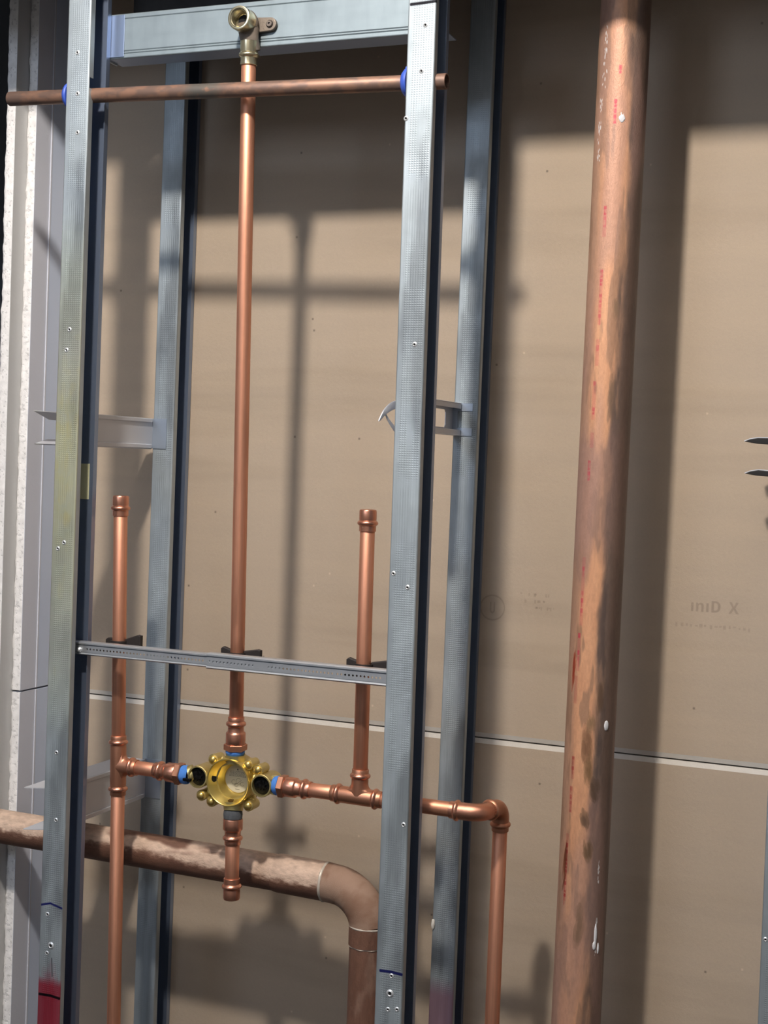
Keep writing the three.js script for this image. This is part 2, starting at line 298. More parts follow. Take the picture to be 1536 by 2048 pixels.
const arc = (cx, cz, r, a0, a1, n = 4) => Array.from({ length: n + 1 }, (_, i) => { const a = lerp(a0, a1, i / n); return [cx + r * Math.cos(a), cz + r * Math.sin(a)]; });
// C-shaped stud, web on the left, open to the right; local x from the web, z from the front flange back
function stud(label, p, lean, o) {
  const t = thing('metal_stud', label, 'stud', V(p.x - lean * p.y, 0, p.z), o.group); t.rotation.z = -lean; t.inv = null;
  const W = o.w ?? 0.0295, D = 0.0413, T = 0.0009, R = 0.0016, lip = 0.0085;
  const front = [...arc(R, -R, R, Math.PI, Math.PI / 2), ...arc(W - R, -R, R, Math.PI / 2, 0)];
  const back = [...arc(W - R, -D + R, R, 0, -Math.PI / 2), ...arc(R, -D + R, R, -Math.PI / 2, -Math.PI)];
  part('flange', sheet(front, T, 0, o.top), o.mat || plainFlange, t, 'knurled front face');
  part('flange', sheet(back, T, 0, o.top), steelBlueShade, t);
  part('web', plate([[R, 0], [D - R, 0], [D - R, o.top], [R, o.top]], o.holes || [], T, V(0, 0, 0), V(0, 0, -1), EY), steelBlueShade, t);
  for (const s of o.lips || [[0, o.top]]) part('lip', sheet([[W, -R], [W, -lip]], T, s[0], s[1]), steel, t);
  part('lip', sheet([[W, -D + lip], [W, -D + R]], T, 0, o.top), o.lipMat || steelBlueShade, t);
  for (const q of o.screws || []) {                                                   // empty screw holes with a bright burr
    const s = q[2] || 1, m = part('screw_hole', burrGeo, burrSteel, t); m.position.set(q[0] - (t.position.x + lean * q[1]), q[1], 0); m.scale.setScalar(s);
    const k = new THREE.Mesh(pitGeo, holeShade); k.name = 'pit'; m.add(k);  // raised black disc in place of the dark inside the hole
  }
  return t;
}
const S = (v) => [v.x, v.y];
const inkLine = (c, pts, w, col) => { c.strokeStyle = col; c.lineWidth = w; c.lineCap = 'round'; c.beginPath(); pts.forEach((p, i) => i ? c.lineTo(p[0], p[1]) : c.moveTo(p[0], p[1])); c.stroke(); };
const spray = (c, x, y, w, h, col, n, s0) => { for (let i = 0; i < n; i++) { const a = rnd() * 6.283, r = Math.sqrt(-2 * Math.log(rnd() + 1e-6)); c.fillStyle = col; c.globalAlpha = 0.05; c.beginPath(); c.ellipse(x + Math.cos(a) * r * w, y + Math.sin(a) * r * h, s0 * (0.5 + rnd()), s0 * 1.6 * (0.5 + rnd()), 0, 0, 7); c.fill(); } c.globalAlpha = 1; };

const flMat = flangeMat((c, Y, w, h) => {
  const g = c.createLinearGradient(0, Y(1.7587), 0, Y(1.1744));           // pale yellow-green overspray
  g.addColorStop(0, 'rgba(196,196,120,0)'); g.addColorStop(0.25, 'rgba(200,196,166,0.42)'); g.addColorStop(0.42, 'rgba(206,200,146,0.52)'); g.addColorStop(0.62, 'rgba(202,198,150,0.48)'); g.addColorStop(0.85, 'rgba(194,192,160,0.36)'); g.addColorStop(1, 'rgba(190,196,140,0)');
  c.fillStyle = g; c.fillRect(0, 0, w, h);
  spray(c, 34, Y(1.4826), 26, 120, 'rgb(208,198,116)', 110, 9);
  { const y0 = Y(0.9072), y1 = Y(0.858), q = c.createLinearGradient(0, y0, 0, y1); q.addColorStop(0, 'rgba(168,36,56,0)'); q.addColorStop(0.18, 'rgba(172,44,62,0.75)'); q.addColorStop(0.75, 'rgba(172,50,66,0.72)'); q.addColorStop(1, 'rgba(170,60,74,0.1)'); c.fillStyle = q; c.fillRect(0, y0, w, y1 - y0); } spray(c, 45, Y(0.8863), 26, 26, 'rgb(160,26,46)', 160, 7);
  inkLine(c, [[8, Y(0.8868)], [52, Y(0.8874)], [86, Y(0.886)]], 5, 'rgba(18,14,20,0.95)');
  inkLine(c, [[4, Y(0.9881)], [40, Y(0.9916)], [84, Y(0.9881)]], 4, 'rgba(30,34,110,0.9)');
  inkLine(c, [[52, Y(0.9296)], [56, Y(0.9099)]], 4, 'rgba(60,62,66,0.6)');
});
const frMat = flangeMat((c, Y, w) => {
  inkLine(c, [[10, Y(1.9551)], [50, Y(1.9555)], [92, Y(1.9562)]], 5, 'rgba(26,26,32,0.95)');
  inkLine(c, [[16, Y(0.9831)], [50, Y(0.9836)], [84, Y(0.9826)]], 5, 'rgba(30,34,100,0.95)');
});
const rrMat = flangeMat((c, Y, w, h) => {
  const g = c.createLinearGradient(0, Y(0.9014), 0, Y(0.8397));
  g.addColorStop(0, 'rgba(150,30,66,0)'); g.addColorStop(0.6, 'rgba(158,36,72,0.5)'); g.addColorStop(1, 'rgba(150,30,66,0.65)'); c.fillStyle = g; c.fillRect(0, 0, w, h);
});
const rlMat = flangeMat();
const barY = (x) => lerp(1.8944, 1.8801, (x + 0.2757) / 0.525);
const FLb = V(-0.1932, 1.3877, 0), FRb = V(0.2126, 1.4112, 0), RLb = V(-0.2042, 1.3774, -0.2245), RRb = V(0.1952, 1.4005, -0.2245);
const barZ = -0.0125;
const FL = stud('front galvanized stud at left, yellow-green overspray on its face and red paint near its foot', FLb, 0.0023, { top: H - 0.002, mat: flMat, holes: [{ x: -barZ, y: barY(-0.2), r: 0.0105 }],
  lips: [[0, 1.8966], [1.9085, H - 0.002]],
  screws: [S(V(-0.1784, 1.9356, 0)), S(V(-0.1768, 1.8909, 0)), S(V(-0.1753, 1.8484, 0)), S(V(-0.1781, 1.6327, 0)), S(V(-0.1812, 1.6101, 0)), S(V(-0.177, 1.397, 0)), S(V(-0.1847, 1.3899, 0)), S(V(-0.1787, 1.162, 0)), S(V(-0.1767, 1.0863, 0)), S(V(-0.1843, 0.9789, 0)), [...S(V(-0.1784, 0.9441, 0)), 1.6], S(V(-0.1834, 0.9348, 0))] });
part('spray_patch', box(-0.1867, -0.1734, 1.4448, 1.485, -0.0402, -0.0397).translate(-FLb.x - 0.0023 * (FLb.y - 1.42), 0, 0), new THREE.MeshStandardMaterial({ color: 0xcccba4, roughness: 0.7, bumpMap: rep(dimple, 1 / DIMW, 1 / DIMH), bumpScale: 0.0003 }), FL, 'yellow-green sprayed patch');
const FR = stud('front galvanized stud right of the shower valve, black pen line near its top', FRb, -0.0042, { top: H - 0.002, mat: frMat, holes: [{ x: -barZ, y: barY(0.21), r: 0.0105 }], lipMat: steelBlueShade,
  screws: [S(V(0.2294, 1.9335, 0)), S(V(0.227, 1.8885, 0)), S(V(0.2124, 1.8426, 0)), S(V(0.2307, 1.6178, 0)), S(V(0.2174, 1.3877, 0)), S(V(0.2331, 1.3746, 0)), S(V(0.2385, 1.1349, 0)), S(V(0.2317, 0.9796, 0)), [...S(V(0.2308, 0.9614, 0)), 1.6], S(V(0.2293, 0.9447, 0)), S(V(0.2391, 0.9465, 0))] });
const RL = stud('rear galvanized stud at left, fixed to the brown backing behind the green-stained stud', RLb, 0.0023, { top: H - 0.002, mat: rlMat, w: 0.0295 });
const RR = stud('rear galvanized stud with red paint at its foot, left of the large copper pipe', RRb, 0.0032, { top: H - 0.002, mat: rrMat });
const far = stud('galvanized stud only just in view at the lower right edge of the photo', V(0.5664, 1.1763, -0.2245), -0.004, { top: H - 0.002, screws: [S(V(0.5716, 1.0051, -0.2245))] });

// header track between the front studs, fixed behind them
{
  const z = -0.0418, yb = 1.9383, yt = 1.9879, x0 = -0.1669, x1 = 0.2363;
  const t = thing('metal_track', 'horizontal galvanized track across the top, carrying the brass elbow', 'track', V((x0 + x1) / 2, yb, z));
  const R = 0.0015;
  // section in (y, z) built as a sheet then laid along x
  const lay = (g) => { g.applyMatrix4(new THREE.Matrix4().makeBasis(V(0, 1, 0), V(1, 0, 0), V(0, 0, 1))); const p = g.attributes.position.array, n = g.attributes.normal.array, u = g.attributes.uv.array; for (let i = 0; i < p.length / 9; i++) { for (let k = 0; k < 3; k++) { [p[i * 9 + 3 + k], p[i * 9 + 6 + k]] = [p[i * 9 + 6 + k], p[i * 9 + 3 + k]];[n[i * 9 + 3 + k], n[i * 9 + 6 + k]] = [n[i * 9 + 6 + k], n[i * 9 + 3 + k]]; } for (let k = 0; k < 2; k++)[u[i * 6 + 2 + k], u[i * 6 + 4 + k]] = [u[i * 6 + 4 + k], u[i * 6 + 2 + k]]; } return g; };
  const face = [...arc(yb + R, z - R, R, Math.PI, Math.PI / 2), [yb + 0.0045, z], [yb + 0.0053, z - 0.0009], [yb + 0.0061, z], [yb + 0.0072, z], [yb + 0.008, z - 0.0009], [yb + 0.0088, z], [yt - 0.0066, z], [yt - 0.0058, z - 0.0009], [yt - 0.005, z], ...arc(yt - R, z - R, R, Math.PI / 2, 0)];
  part('web', lay(sheet(face, 0.0009, x0, x1)), new THREE.MeshStandardMaterial({ map: rep(steelTex, 2, 7), ...STEEL, roughness: 0.62, color: 0xd2d8da }), t);
  part('flange', box(x0, x1, yb, yb + 0.0009, z - 0.0305, z - R), steelBlueShade, t); part('flange', box(x0, x1, yt - 0.0009, yt, z - 0.0305, z - R), steelBlueShade, t);
  part('end_tab', box(x0, x0 + 0.0215, yb + 0.0015, yt - 0.0015, z, z + 0.001, 0.0004), steelBlueShade, t);
  part('end_lip', box(x0 - 0.0012, x0 + 0.0008, yb - 0.002, yt + 0.002, z - 0.02, z + 0.0014, 0.0005), steel, t);
}

// braces between front and rear studs
function brace(label, o) {
  const x = o.x, t = thing('stud_brace', label, 'brace', V(x, o.y0, -0.223));
  const m = o.mat || steel, wf = o.wf, z0 = -0.2235, T = 0.001;
  const win = o.window ? [o.window.map(([z, y]) => [-z, y])] : [];
  part('web', plate([[-o.zf, o.y0], [-z0, o.y0], [-z0, o.y1], [-o.zf, o.y1]], win, T, V(x - T, 0, 0), V(0, 0, -1), EY), m, t);
  // flanges with pointed tips, running away from the web
  const tip = (y, tilt, zt, xt, zs) => part('flange', plate([[0, -z0], [wf, -z0], [wf, -zs], ...(o.tipPts || [[0, -zt]])].map(([a, b]) => [a, b]), [], T, V(x - T, y - T, 0), V(-1, tilt, 0).normalize(), V(0, 0, -1)), m, t);
  tip(o.y1, o.tiltTop || 0, o.zt, 0, o.zs); tip(o.y0 + T, o.tiltLow || 0, o.zt - 0.004, 0, o.zs);
  for (const yy of [o.y1 - 0.0052, o.y0]) part('rib', box(x, x + 0.0022, yy, yy + 0.0052, z0 + 0.004, o.zf, 0.0008), m, t);
  part('end_tab', plate([[x - 0.001, o.y0], [x + o.tab, o.y0], [x + o.tab, o.y1], [x - 0.001, o.y1]], o.tabHole ? [o.tabHole] : [], 0.0009, V(0, 0, -0.2243), EX, EY), o.tabMat || tabSteel, t);
  return t;
}
const bladeShaded = new THREE.MeshStandardMaterial({ color: 0x1c1a19, metalness: 0.2, roughness: 0.5 });  // steel darkened in colour to stand for the shaded undersides
const tabSteel = new THREE.MeshStandardMaterial({ color: 0xaab6c4, metalness: 0.8, roughness: 0.5 });
const braceMat = new THREE.MeshStandardMaterial({ color: 0xcfd2d8, metalness: 0.4, roughness: 0.5 });
brace('upper channel brace joining the two left studs, above the capped pipe', { x: -0.204, y0: 1.5055, y1: 1.543, zf: -0.03, zt: 0.0246, zs: -0.03, wf: 0.02, tab: 0.02, tiltTop: -0.42, tiltLow: 0.3, mat: braceMat });
brace('lower channel brace joining the two left studs, behind the left pipe tee', { x: -0.1985, y0: 1.0643, y1: 1.1132, zf: -0.05, zt: 0, zs: -0.09, wf: 0.0365, tab: 0.022, tipPts: [[0.0365, 0.0556], [0.0354, 0.0201], [0.0168, 0.0286], [0, 0.036]], mat: braceMat });

// upper right brace, with a punched window and curled snipped ends
{
  const x = 0.1949, y0 = 1.5329, y1 = 1.5703;
  const t = thing('stud_brace', 'short channel brace with a square window and curled snipped ends, between the two right studs', 'brace', V(x, y0, -0.223));
  const hz0 = -0.135, hz1 = -0.2, q = 0.003, yy0 = y0 + 0.0085, yy1 = y1 - 0.0085;
  const hole = [[-hz0 + q, yy0], [-hz1 - q, yy0], [-hz1, yy0 + q], [-hz1, yy1 - q], [-hz1 - q, yy1], [-hz0 + q, yy1], [-hz0, yy1 - q], [-hz0, yy0 + q]];
  const zf = -0.06;
  part('web', plate([[-zf, y0], [0.2235, y0], [0.2235, y1], [-zf, y1]], [hole], 0.001, V(x - 0.001, 0, 0), V(0, 0, -1), EY), braceMat, t);
  for (const y of [y0, y1 - 0.001]) part('flange', box(x - 0.001, x + 0.011, y, y + 0.001, -0.222, zf, 0.0004), braceMat, t);
  for (const y of [y0 + 0.001, y1 - 0.0066]) part('rib', box(x + 0.0095, x + 0.0107, y, y + 0.0056, -0.222, zf, 0.0004), braceMat, t);
  part('end_tab', plate([[x, y0], [x + 0.024, y0], [x + 0.024, y0 + 0.009], [x + 0.006, y0 + 0.009], [x + 0.006, y1 - 0.009], [x + 0.024, y1 - 0.009], [x + 0.024, y1], [x, y1]], [], 0.0009, V(0, 0, -0.2243), EX, EY), tabSteel, t);
  // curled blades: ribbons swept along a curve, tapering to a point
  const blade = (pts, w0, dir, mat) => {
    const c = new THREE.CatmullRomCurve3(pts), n = 18, pos = [];
    const P = (i, s, k) => { const u = i / n, p = c.getPoint(u), w = w0 * (1 - u) ** 0.7 + 0.0003; return p.clone().addScaledVector(dir, s * w).addScaledVector(V(-0.5, 0.85, 0).normalize(), k * 0.0007); };
    const quad = (a, b, d, e) => { for (const v of [a, b, d, a, d, e]) pos.push(v.x, v.y, v.z); };
    for (let i = 0; i < n; i++) { quad(P(i, 0, 1), P(i, 1, 1), P(i + 1, 1, 1), P(i + 1, 0, 1)); quad(P(i, 1, -1), P(i, 0, -1), P(i + 1, 0, -1), P(i + 1, 1, -1)); quad(P(i, 0, -1), P(i, 0, 1), P(i + 1, 0, 1), P(i + 1, 0, -1)); quad(P(i, 1, 1), P(i, 1, -1), P(i + 1, 1, -1), P(i + 1, 1, 1)); }
    const g = new THREE.BufferGeometry(); g.setAttribute('position', new THREE.Float32BufferAttribute(pos, 3)); g.computeVertexNormals(); g.setAttribute('uv', new THREE.Float32BufferAttribute(new Array(pos.length / 3 * 2).fill(0), 2)); return crease(g, 0.8);
  };
  part('snipped_end', blade([V(0.2138, 1.5607, -0.03), V(0.2095, 1.5617, -0.02), V(0.2067, 1.5612, -0.012), V(0.2046, 1.5565, 0), V(0.2019, 1.5501, 0.006), V(0.199, 1.5404, 0.01)], 0.0135, V(0.15, -0.6, -0.8).normalize()), braceMat, t);
  part('snipped_end', blade([V(0.2117, 1.5252, -0.025), V(0.209, 1.5265, -0.018), V(0.2068, 1.5318, -0.012), V(0.2031, 1.541, -0.004), V(0.2007, 1.5508, 0.002)], 0.007, V(0.75, 0.2, -0.63).normalize()), braceMat, t);
}
// two tapered ends of a third brace, right edge of the photo
{
  const t = thing('stud_brace', 'pair of pointed brace ends poking in at the right edge of the photo', 'brace', V(0.5548, 1.4999, -0.2));
  for (const [tipP, top, bot] of [[V(0.5286, 1.5352, -0.2), V(0.555, 1.5401, -0.2), V(0.5554, 1.5308, -0.2)], [V(0.5306, 1.5016, -0.2), V(0.5568, 1.5016, -0.2), V(0.557, 1.4974, -0.2)]]) {
    const L = top.x - tipP.x + 0.05, sh = [[0, 0], [0.006, 0.0026], [0.014, 0.0042], [L, top.y - tipP.y], [L, bot.y - tipP.y], [0.012, -0.0018]];
    part('flange', plate(sh, [], 0.012, V(tipP.x, tipP.y, -0.212), EX, EY, 0.0006), bladeShaded, t); part('rim', plate(sh.slice(0, 4).concat(sh.slice(0, 4).reverse().map(([x, y]) => [x, y + 0.0009])), [], 0.0122, V(tipP.x, tipP.y, -0.2121), EX, EY), braceMat, t);  // shade is in the dark plate; the rim keeps the plain steel tone
  }
}

// ───────────────────────── water pipes and fittings ─────────────────────────
const r = 0.0079, ZV = -0.068;
function pipe(label, a, b, o = {}) { const t = thing('copper_pipe', label, 'pipe', o.base || (a.y < b.y ? a : b)); part('tube', pipeGeo(a, b, o.r || r, o), o.mat || copper, t); return t; }
const SL = 0.0091, BD = 0.0113;                                                      // sleeve and bead radii
const bead = (c, w = 0.003) => [[c - w, SL], [c - w * 0.8, SL + 0.0006], [c - w * 0.45, BD - 0.0004], [c, BD], [c + w * 0.45, BD - 0.0004], [c + w * 0.8, SL + 0.0006], [c + w, SL]];
// a press socket: from its open lip towards the fitting; axis from lip inwards
function socket(lip, dir, L, parent, mat = copperFit) {
  part('press_bead', turned(lip, dir, bead(0.0072), 28), mat, parent);
  return turned(lip, dir, [[0, r], [0, SL - 0.0003], [0.0004, SL], [0.0042, SL], [0.0048, SL - 0.0004], [0.0104, SL - 0.0002], [L, SL - 0.0001]], 28);
}
function cap(t, end, dir, len) {                                                 // dir points from the closed end back along the pipe
  const body = turned(end, dir, [[0.0006, 0], [0.0004, 0.006], [0, 0.0075], [0.0005, 0.0088], [0.002, 0.0094], [len * 0.42, 0.0094], [len * 0.5, SL], [len - 0.0004, SL], [len, SL - 0.0004], [len, r]], 30);
  const m = part('end_cap', body, copperFit, t, 'shiny press cap'), b = new THREE.Mesh(turned(end, dir, bead(len * 0.62), 30), copperFit); b.name = 'press_bead'; b.castShadow = b.receiveShadow = true; m.add(b); return m;
}
function tee(label, a, b, br) {                                                      // run a→b, branch lip at br
  const d = b.clone().sub(a), L = d.length(); d.normalize(); const c = a.clone().addScaledVector(d, br.clone().sub(a).dot(d));
  const t = thing('press_tee', label, 'pipe tee', c), bd = br.clone().sub(c), BL = bd.length(); bd.normalize();
  const run = turned(a, d, [[0, r], [0, SL - 0.0003], [0.0004, SL], [0.0046, SL], [0.011, SL - 0.0002], [0.013, SL + 0.0001], [L - 0.013, SL + 0.0001], [L - 0.011, SL - 0.0002], [L - 0.0004, SL], [L, SL - 0.0003], [L, r]], 30);
  const fl = []; for (let i = 0; i <= 8; i++) { const q = i / 8, T = SL - 0.0012 + 0.0075 * q, R = 0.0075; fl.push([T, SL, R - Math.sqrt(Math.max(0, R * R - (R - R * q) ** 2))]); }
  const branch = turned(c, bd, [[0.002, SL, 0.0075], ...fl, [0.0182, SL], [BL - 0.0004, SL], [BL, SL - 0.0003], [BL, r]], 40, { e1: d, crease: 1.0 });
  part('body', merge([run, branch]), copperWeld, t);
  part('press_bead', turned(a, d, bead(0.0075), 28), copperFit, t); part('press_bead', turned(a, d, bead(L - 0.0075), 28), copperFit, t); part('press_bead', turned(c, bd, bead(BL - 0.0072), 28), copperFit, t);
  return t;
}
const hexShape = (n) => (f) => Math.cos(Math.PI / n) / Math.cos(((f % (2 * Math.PI / n)) + 2 * Math.PI / n) % (2 * Math.PI / n) - Math.PI / n);
function adapter(label, lip, hexEnd, tapeEnd, tapeMat, o = {}) {                     // lip on the pipe, hex at the valve end, tape on the thread
  const d = tapeEnd.clone().sub(lip).normalize(), Lh = hexEnd.clone().sub(lip).dot(d), Lt = tapeEnd.clone().sub(lip).dot(d);
  const t = thing('press_adapter', label, 'pipe adapter', lip), s = o.noHex ? Lh : Lh - 0.0072;
  const g = turned(lip, d, [[0, r], [0, SL - 0.0003], [0.0004, SL], [0.0042, SL], [0.011, SL - 0.0003], [s * 0.52, SL], [s * 0.55, 0.0095], [s * 0.575, 0.0106], [s * 0.6, 0.011], [s * 0.97, 0.011], [s, 0.0106], [s, 0.008]], 30);
  part('sleeve', g, copperFit, t); part('press_bead', turned(lip, d, bead(0.0075), 28), copperFit, t);
  if (!o.noHex) part('hex_nut', turned(lip, d, [[s, 0.008], [s, 0.0122], [s + 0.0008, 0.0131], [Lh - 0.0008, 0.0131], [Lh, 0.0122], [Lh, 0.008]], 36, { shape: hexShape(6), crease: 0.3 }), copperWeld, t);
  part('thread_tape', turned(lip, d, [[Lh, 0.0095], [Lh + 0.0008, 0.0104], [(Lh + Lt) / 2, 0.0108], [Lt - 0.001, 0.0103], [Lt + 0.001, 0.009]], 28, { shape: (f) => 1 + 0.02 * Math.sin(f * 5 + Lh * 900) }), tapeMat, t, o.noHex ? 'grey tape' : 'blue tape');
  return t;
}
// riser from the valve up to the brass elbow
const R0 = V(0.0159, 1.9172, -0.0335), R1 = V(0.0105, 1.2112, -0.066);
pipe('long bright copper riser from the brass elbow down to the shower valve', R1.clone().lerp(R0, -0.006), R0, { rows: 4 });
adapter('top press adapter with blue tape, screwed into the shower valve', R1, V(0.0099, 1.174, -0.068), V(0.0098, 1.1695, -0.068), blueTape);
// left branch: pipe up to a cap, tee, nipple to the valve, pipe down
const LT = V(-0.1418, 1.174, -0.068), LB = V(-0.14, 1.1052, -0.068), LX = V(-0.1152, 1.1397, -0.068);
cap(pipe('capped upright copper pipe standing on the left tee', LT.clone().lerp(LB, 0.12), V(-0.1486, 1.4448, -0.068)), V(-0.1485, 1.4499, -0.068), V(-0.1482, 1.4264, -0.068).sub(V(-0.1485, 1.4499, -0.068)).normalize(), V(-0.1485, 1.4499, -0.068).distanceTo(V(-0.1482, 1.4264, -0.068)));
const cold = tee('left copper tee joining the upright pipe to the valve', LT, LB, LX);
const foot = V(-0.1344, 0.839, -0.068); foot.y -= 0.25; foot.x = lerp(LB.x, -0.1344, 1.3);
pipe('copper pipe running down from the left tee, in front of the dusty brown pipe', foot, LB.clone().lerp(LT, 0.1));
pipe('short copper nipple between the left tee and the valve', LX.clone().lerp(cold.position, 0.15), V(-0.0881, 1.1397, -0.068), { base: LX });
adapter('left press adapter with blue tape, screwed into the shower valve', V(-0.0921, 1.1397, -0.068), V(-0.0562, 1.1391, -0.068), V(-0.0478, 1.1392, -0.068), blueTape);
// right branch
const RA = V(0.1287, 1.1406, -0.068), RB = V(0.1871, 1.1399, -0.068), RX = V(0.161, 1.1702, -0.068);
adapter('right press adapter with blue tape, screwed into the shower valve', V(0.1037, 1.1406, -0.068), V(0.0662, 1.1407, -0.068), V(0.0601, 1.1408, -0.068), blueTape);
pipe('short copper nipple between the valve and the right tee', V(0.0995, 1.1406, -0.068), V(0.1334, 1.1406, -0.068), { base: V(0.1144, 1.1408, -0.068) });
const hot = tee('right copper tee joining the stub-up pipe, left of the front right stud', RA, RB, RX);
cap(pipe('capped copper stub-up pipe standing on the right tee', RX.clone().lerp(hot.position, 0.15), V(0.1588, 1.4425, -0.068)), V(0.1588, 1.4484, -0.068), V(0.1589, 1.4249, -0.068).sub(V(0.1588, 1.4484, -0.068)).normalize(), V(0.1588, 1.4484, -0.068).distanceTo(V(0.1589, 1.4249, -0.068)));
const E1a = V(0.2645, 1.1395, -0.068), E1c = V(0.2958, 1.1393, -0.068), E2c = V(0.3046, 1.1377, -0.116), E2b = V(0.304, 1.1113, -0.118);
pipe('copper pipe passing behind the front right stud to the double elbow', RB.clone().lerp(RA, 0.1), E1a.clone().lerp(E1c, 0.12));
function elbow(label, p0, c, p1, lip0, lip1, mat) {
  const t = thing('press_elbow', label, 'pipe elbow', c), g = [elbowGeo(p0, c, p1, 0.013, SL + 0.0001)];
  if (lip0) g.push(socket(p0, c.clone().sub(p0), 0.012, t, mat)); if (lip1) g.push(socket(p1, c.clone().sub(p1), 0.012, t, mat));
  part('body', merge(g), mat, t); return t;
}
const mid = E1c.clone().lerp(E2c, 0.55);
elbow('first copper elbow right of the front right stud, turning back to the wall', E1a, E1c, mid, true, false, copperFit);
elbow('second copper elbow, turning down into the right riser', E1c.clone().lerp(E2c, 0.36), E2c, E2b, true, true, copperWeld);
const R2 = V(0.3038, 0.9019, -0.118); const r2d = R2.clone().sub(E2b);
pipe('copper riser dropping from the double elbow, left of the large copper pipe', R2.clone().addScaledVector(r2d, 0.9), E2b.clone().addScaledVector(r2d, -0.03));
// bottom outlet
const B0 = V(0.0096, 1.1067, -0.068), B1 = V(0.0097, 1.0955, -0.068), B2 = V(0.0102, 1.0681, -0.068), B3 = V(0.0112, 1.0064, -0.068);
adapter('bottom press adapter with grey tape, hanging from the shower valve', B2, V(0.0097, 1.0972, -0.068), B0, greyTape, { noHex: true });
cap(pipe('short capped copper stub hanging below the valve', V(0.011, 1.017, -0.068), B2.clone().lerp(B1, 0.2)), B3, V(0.0107, 1.0305, -0.068).sub(B3).normalize(), B3.distanceTo(V(0.0107, 1.0305, -0.068)));

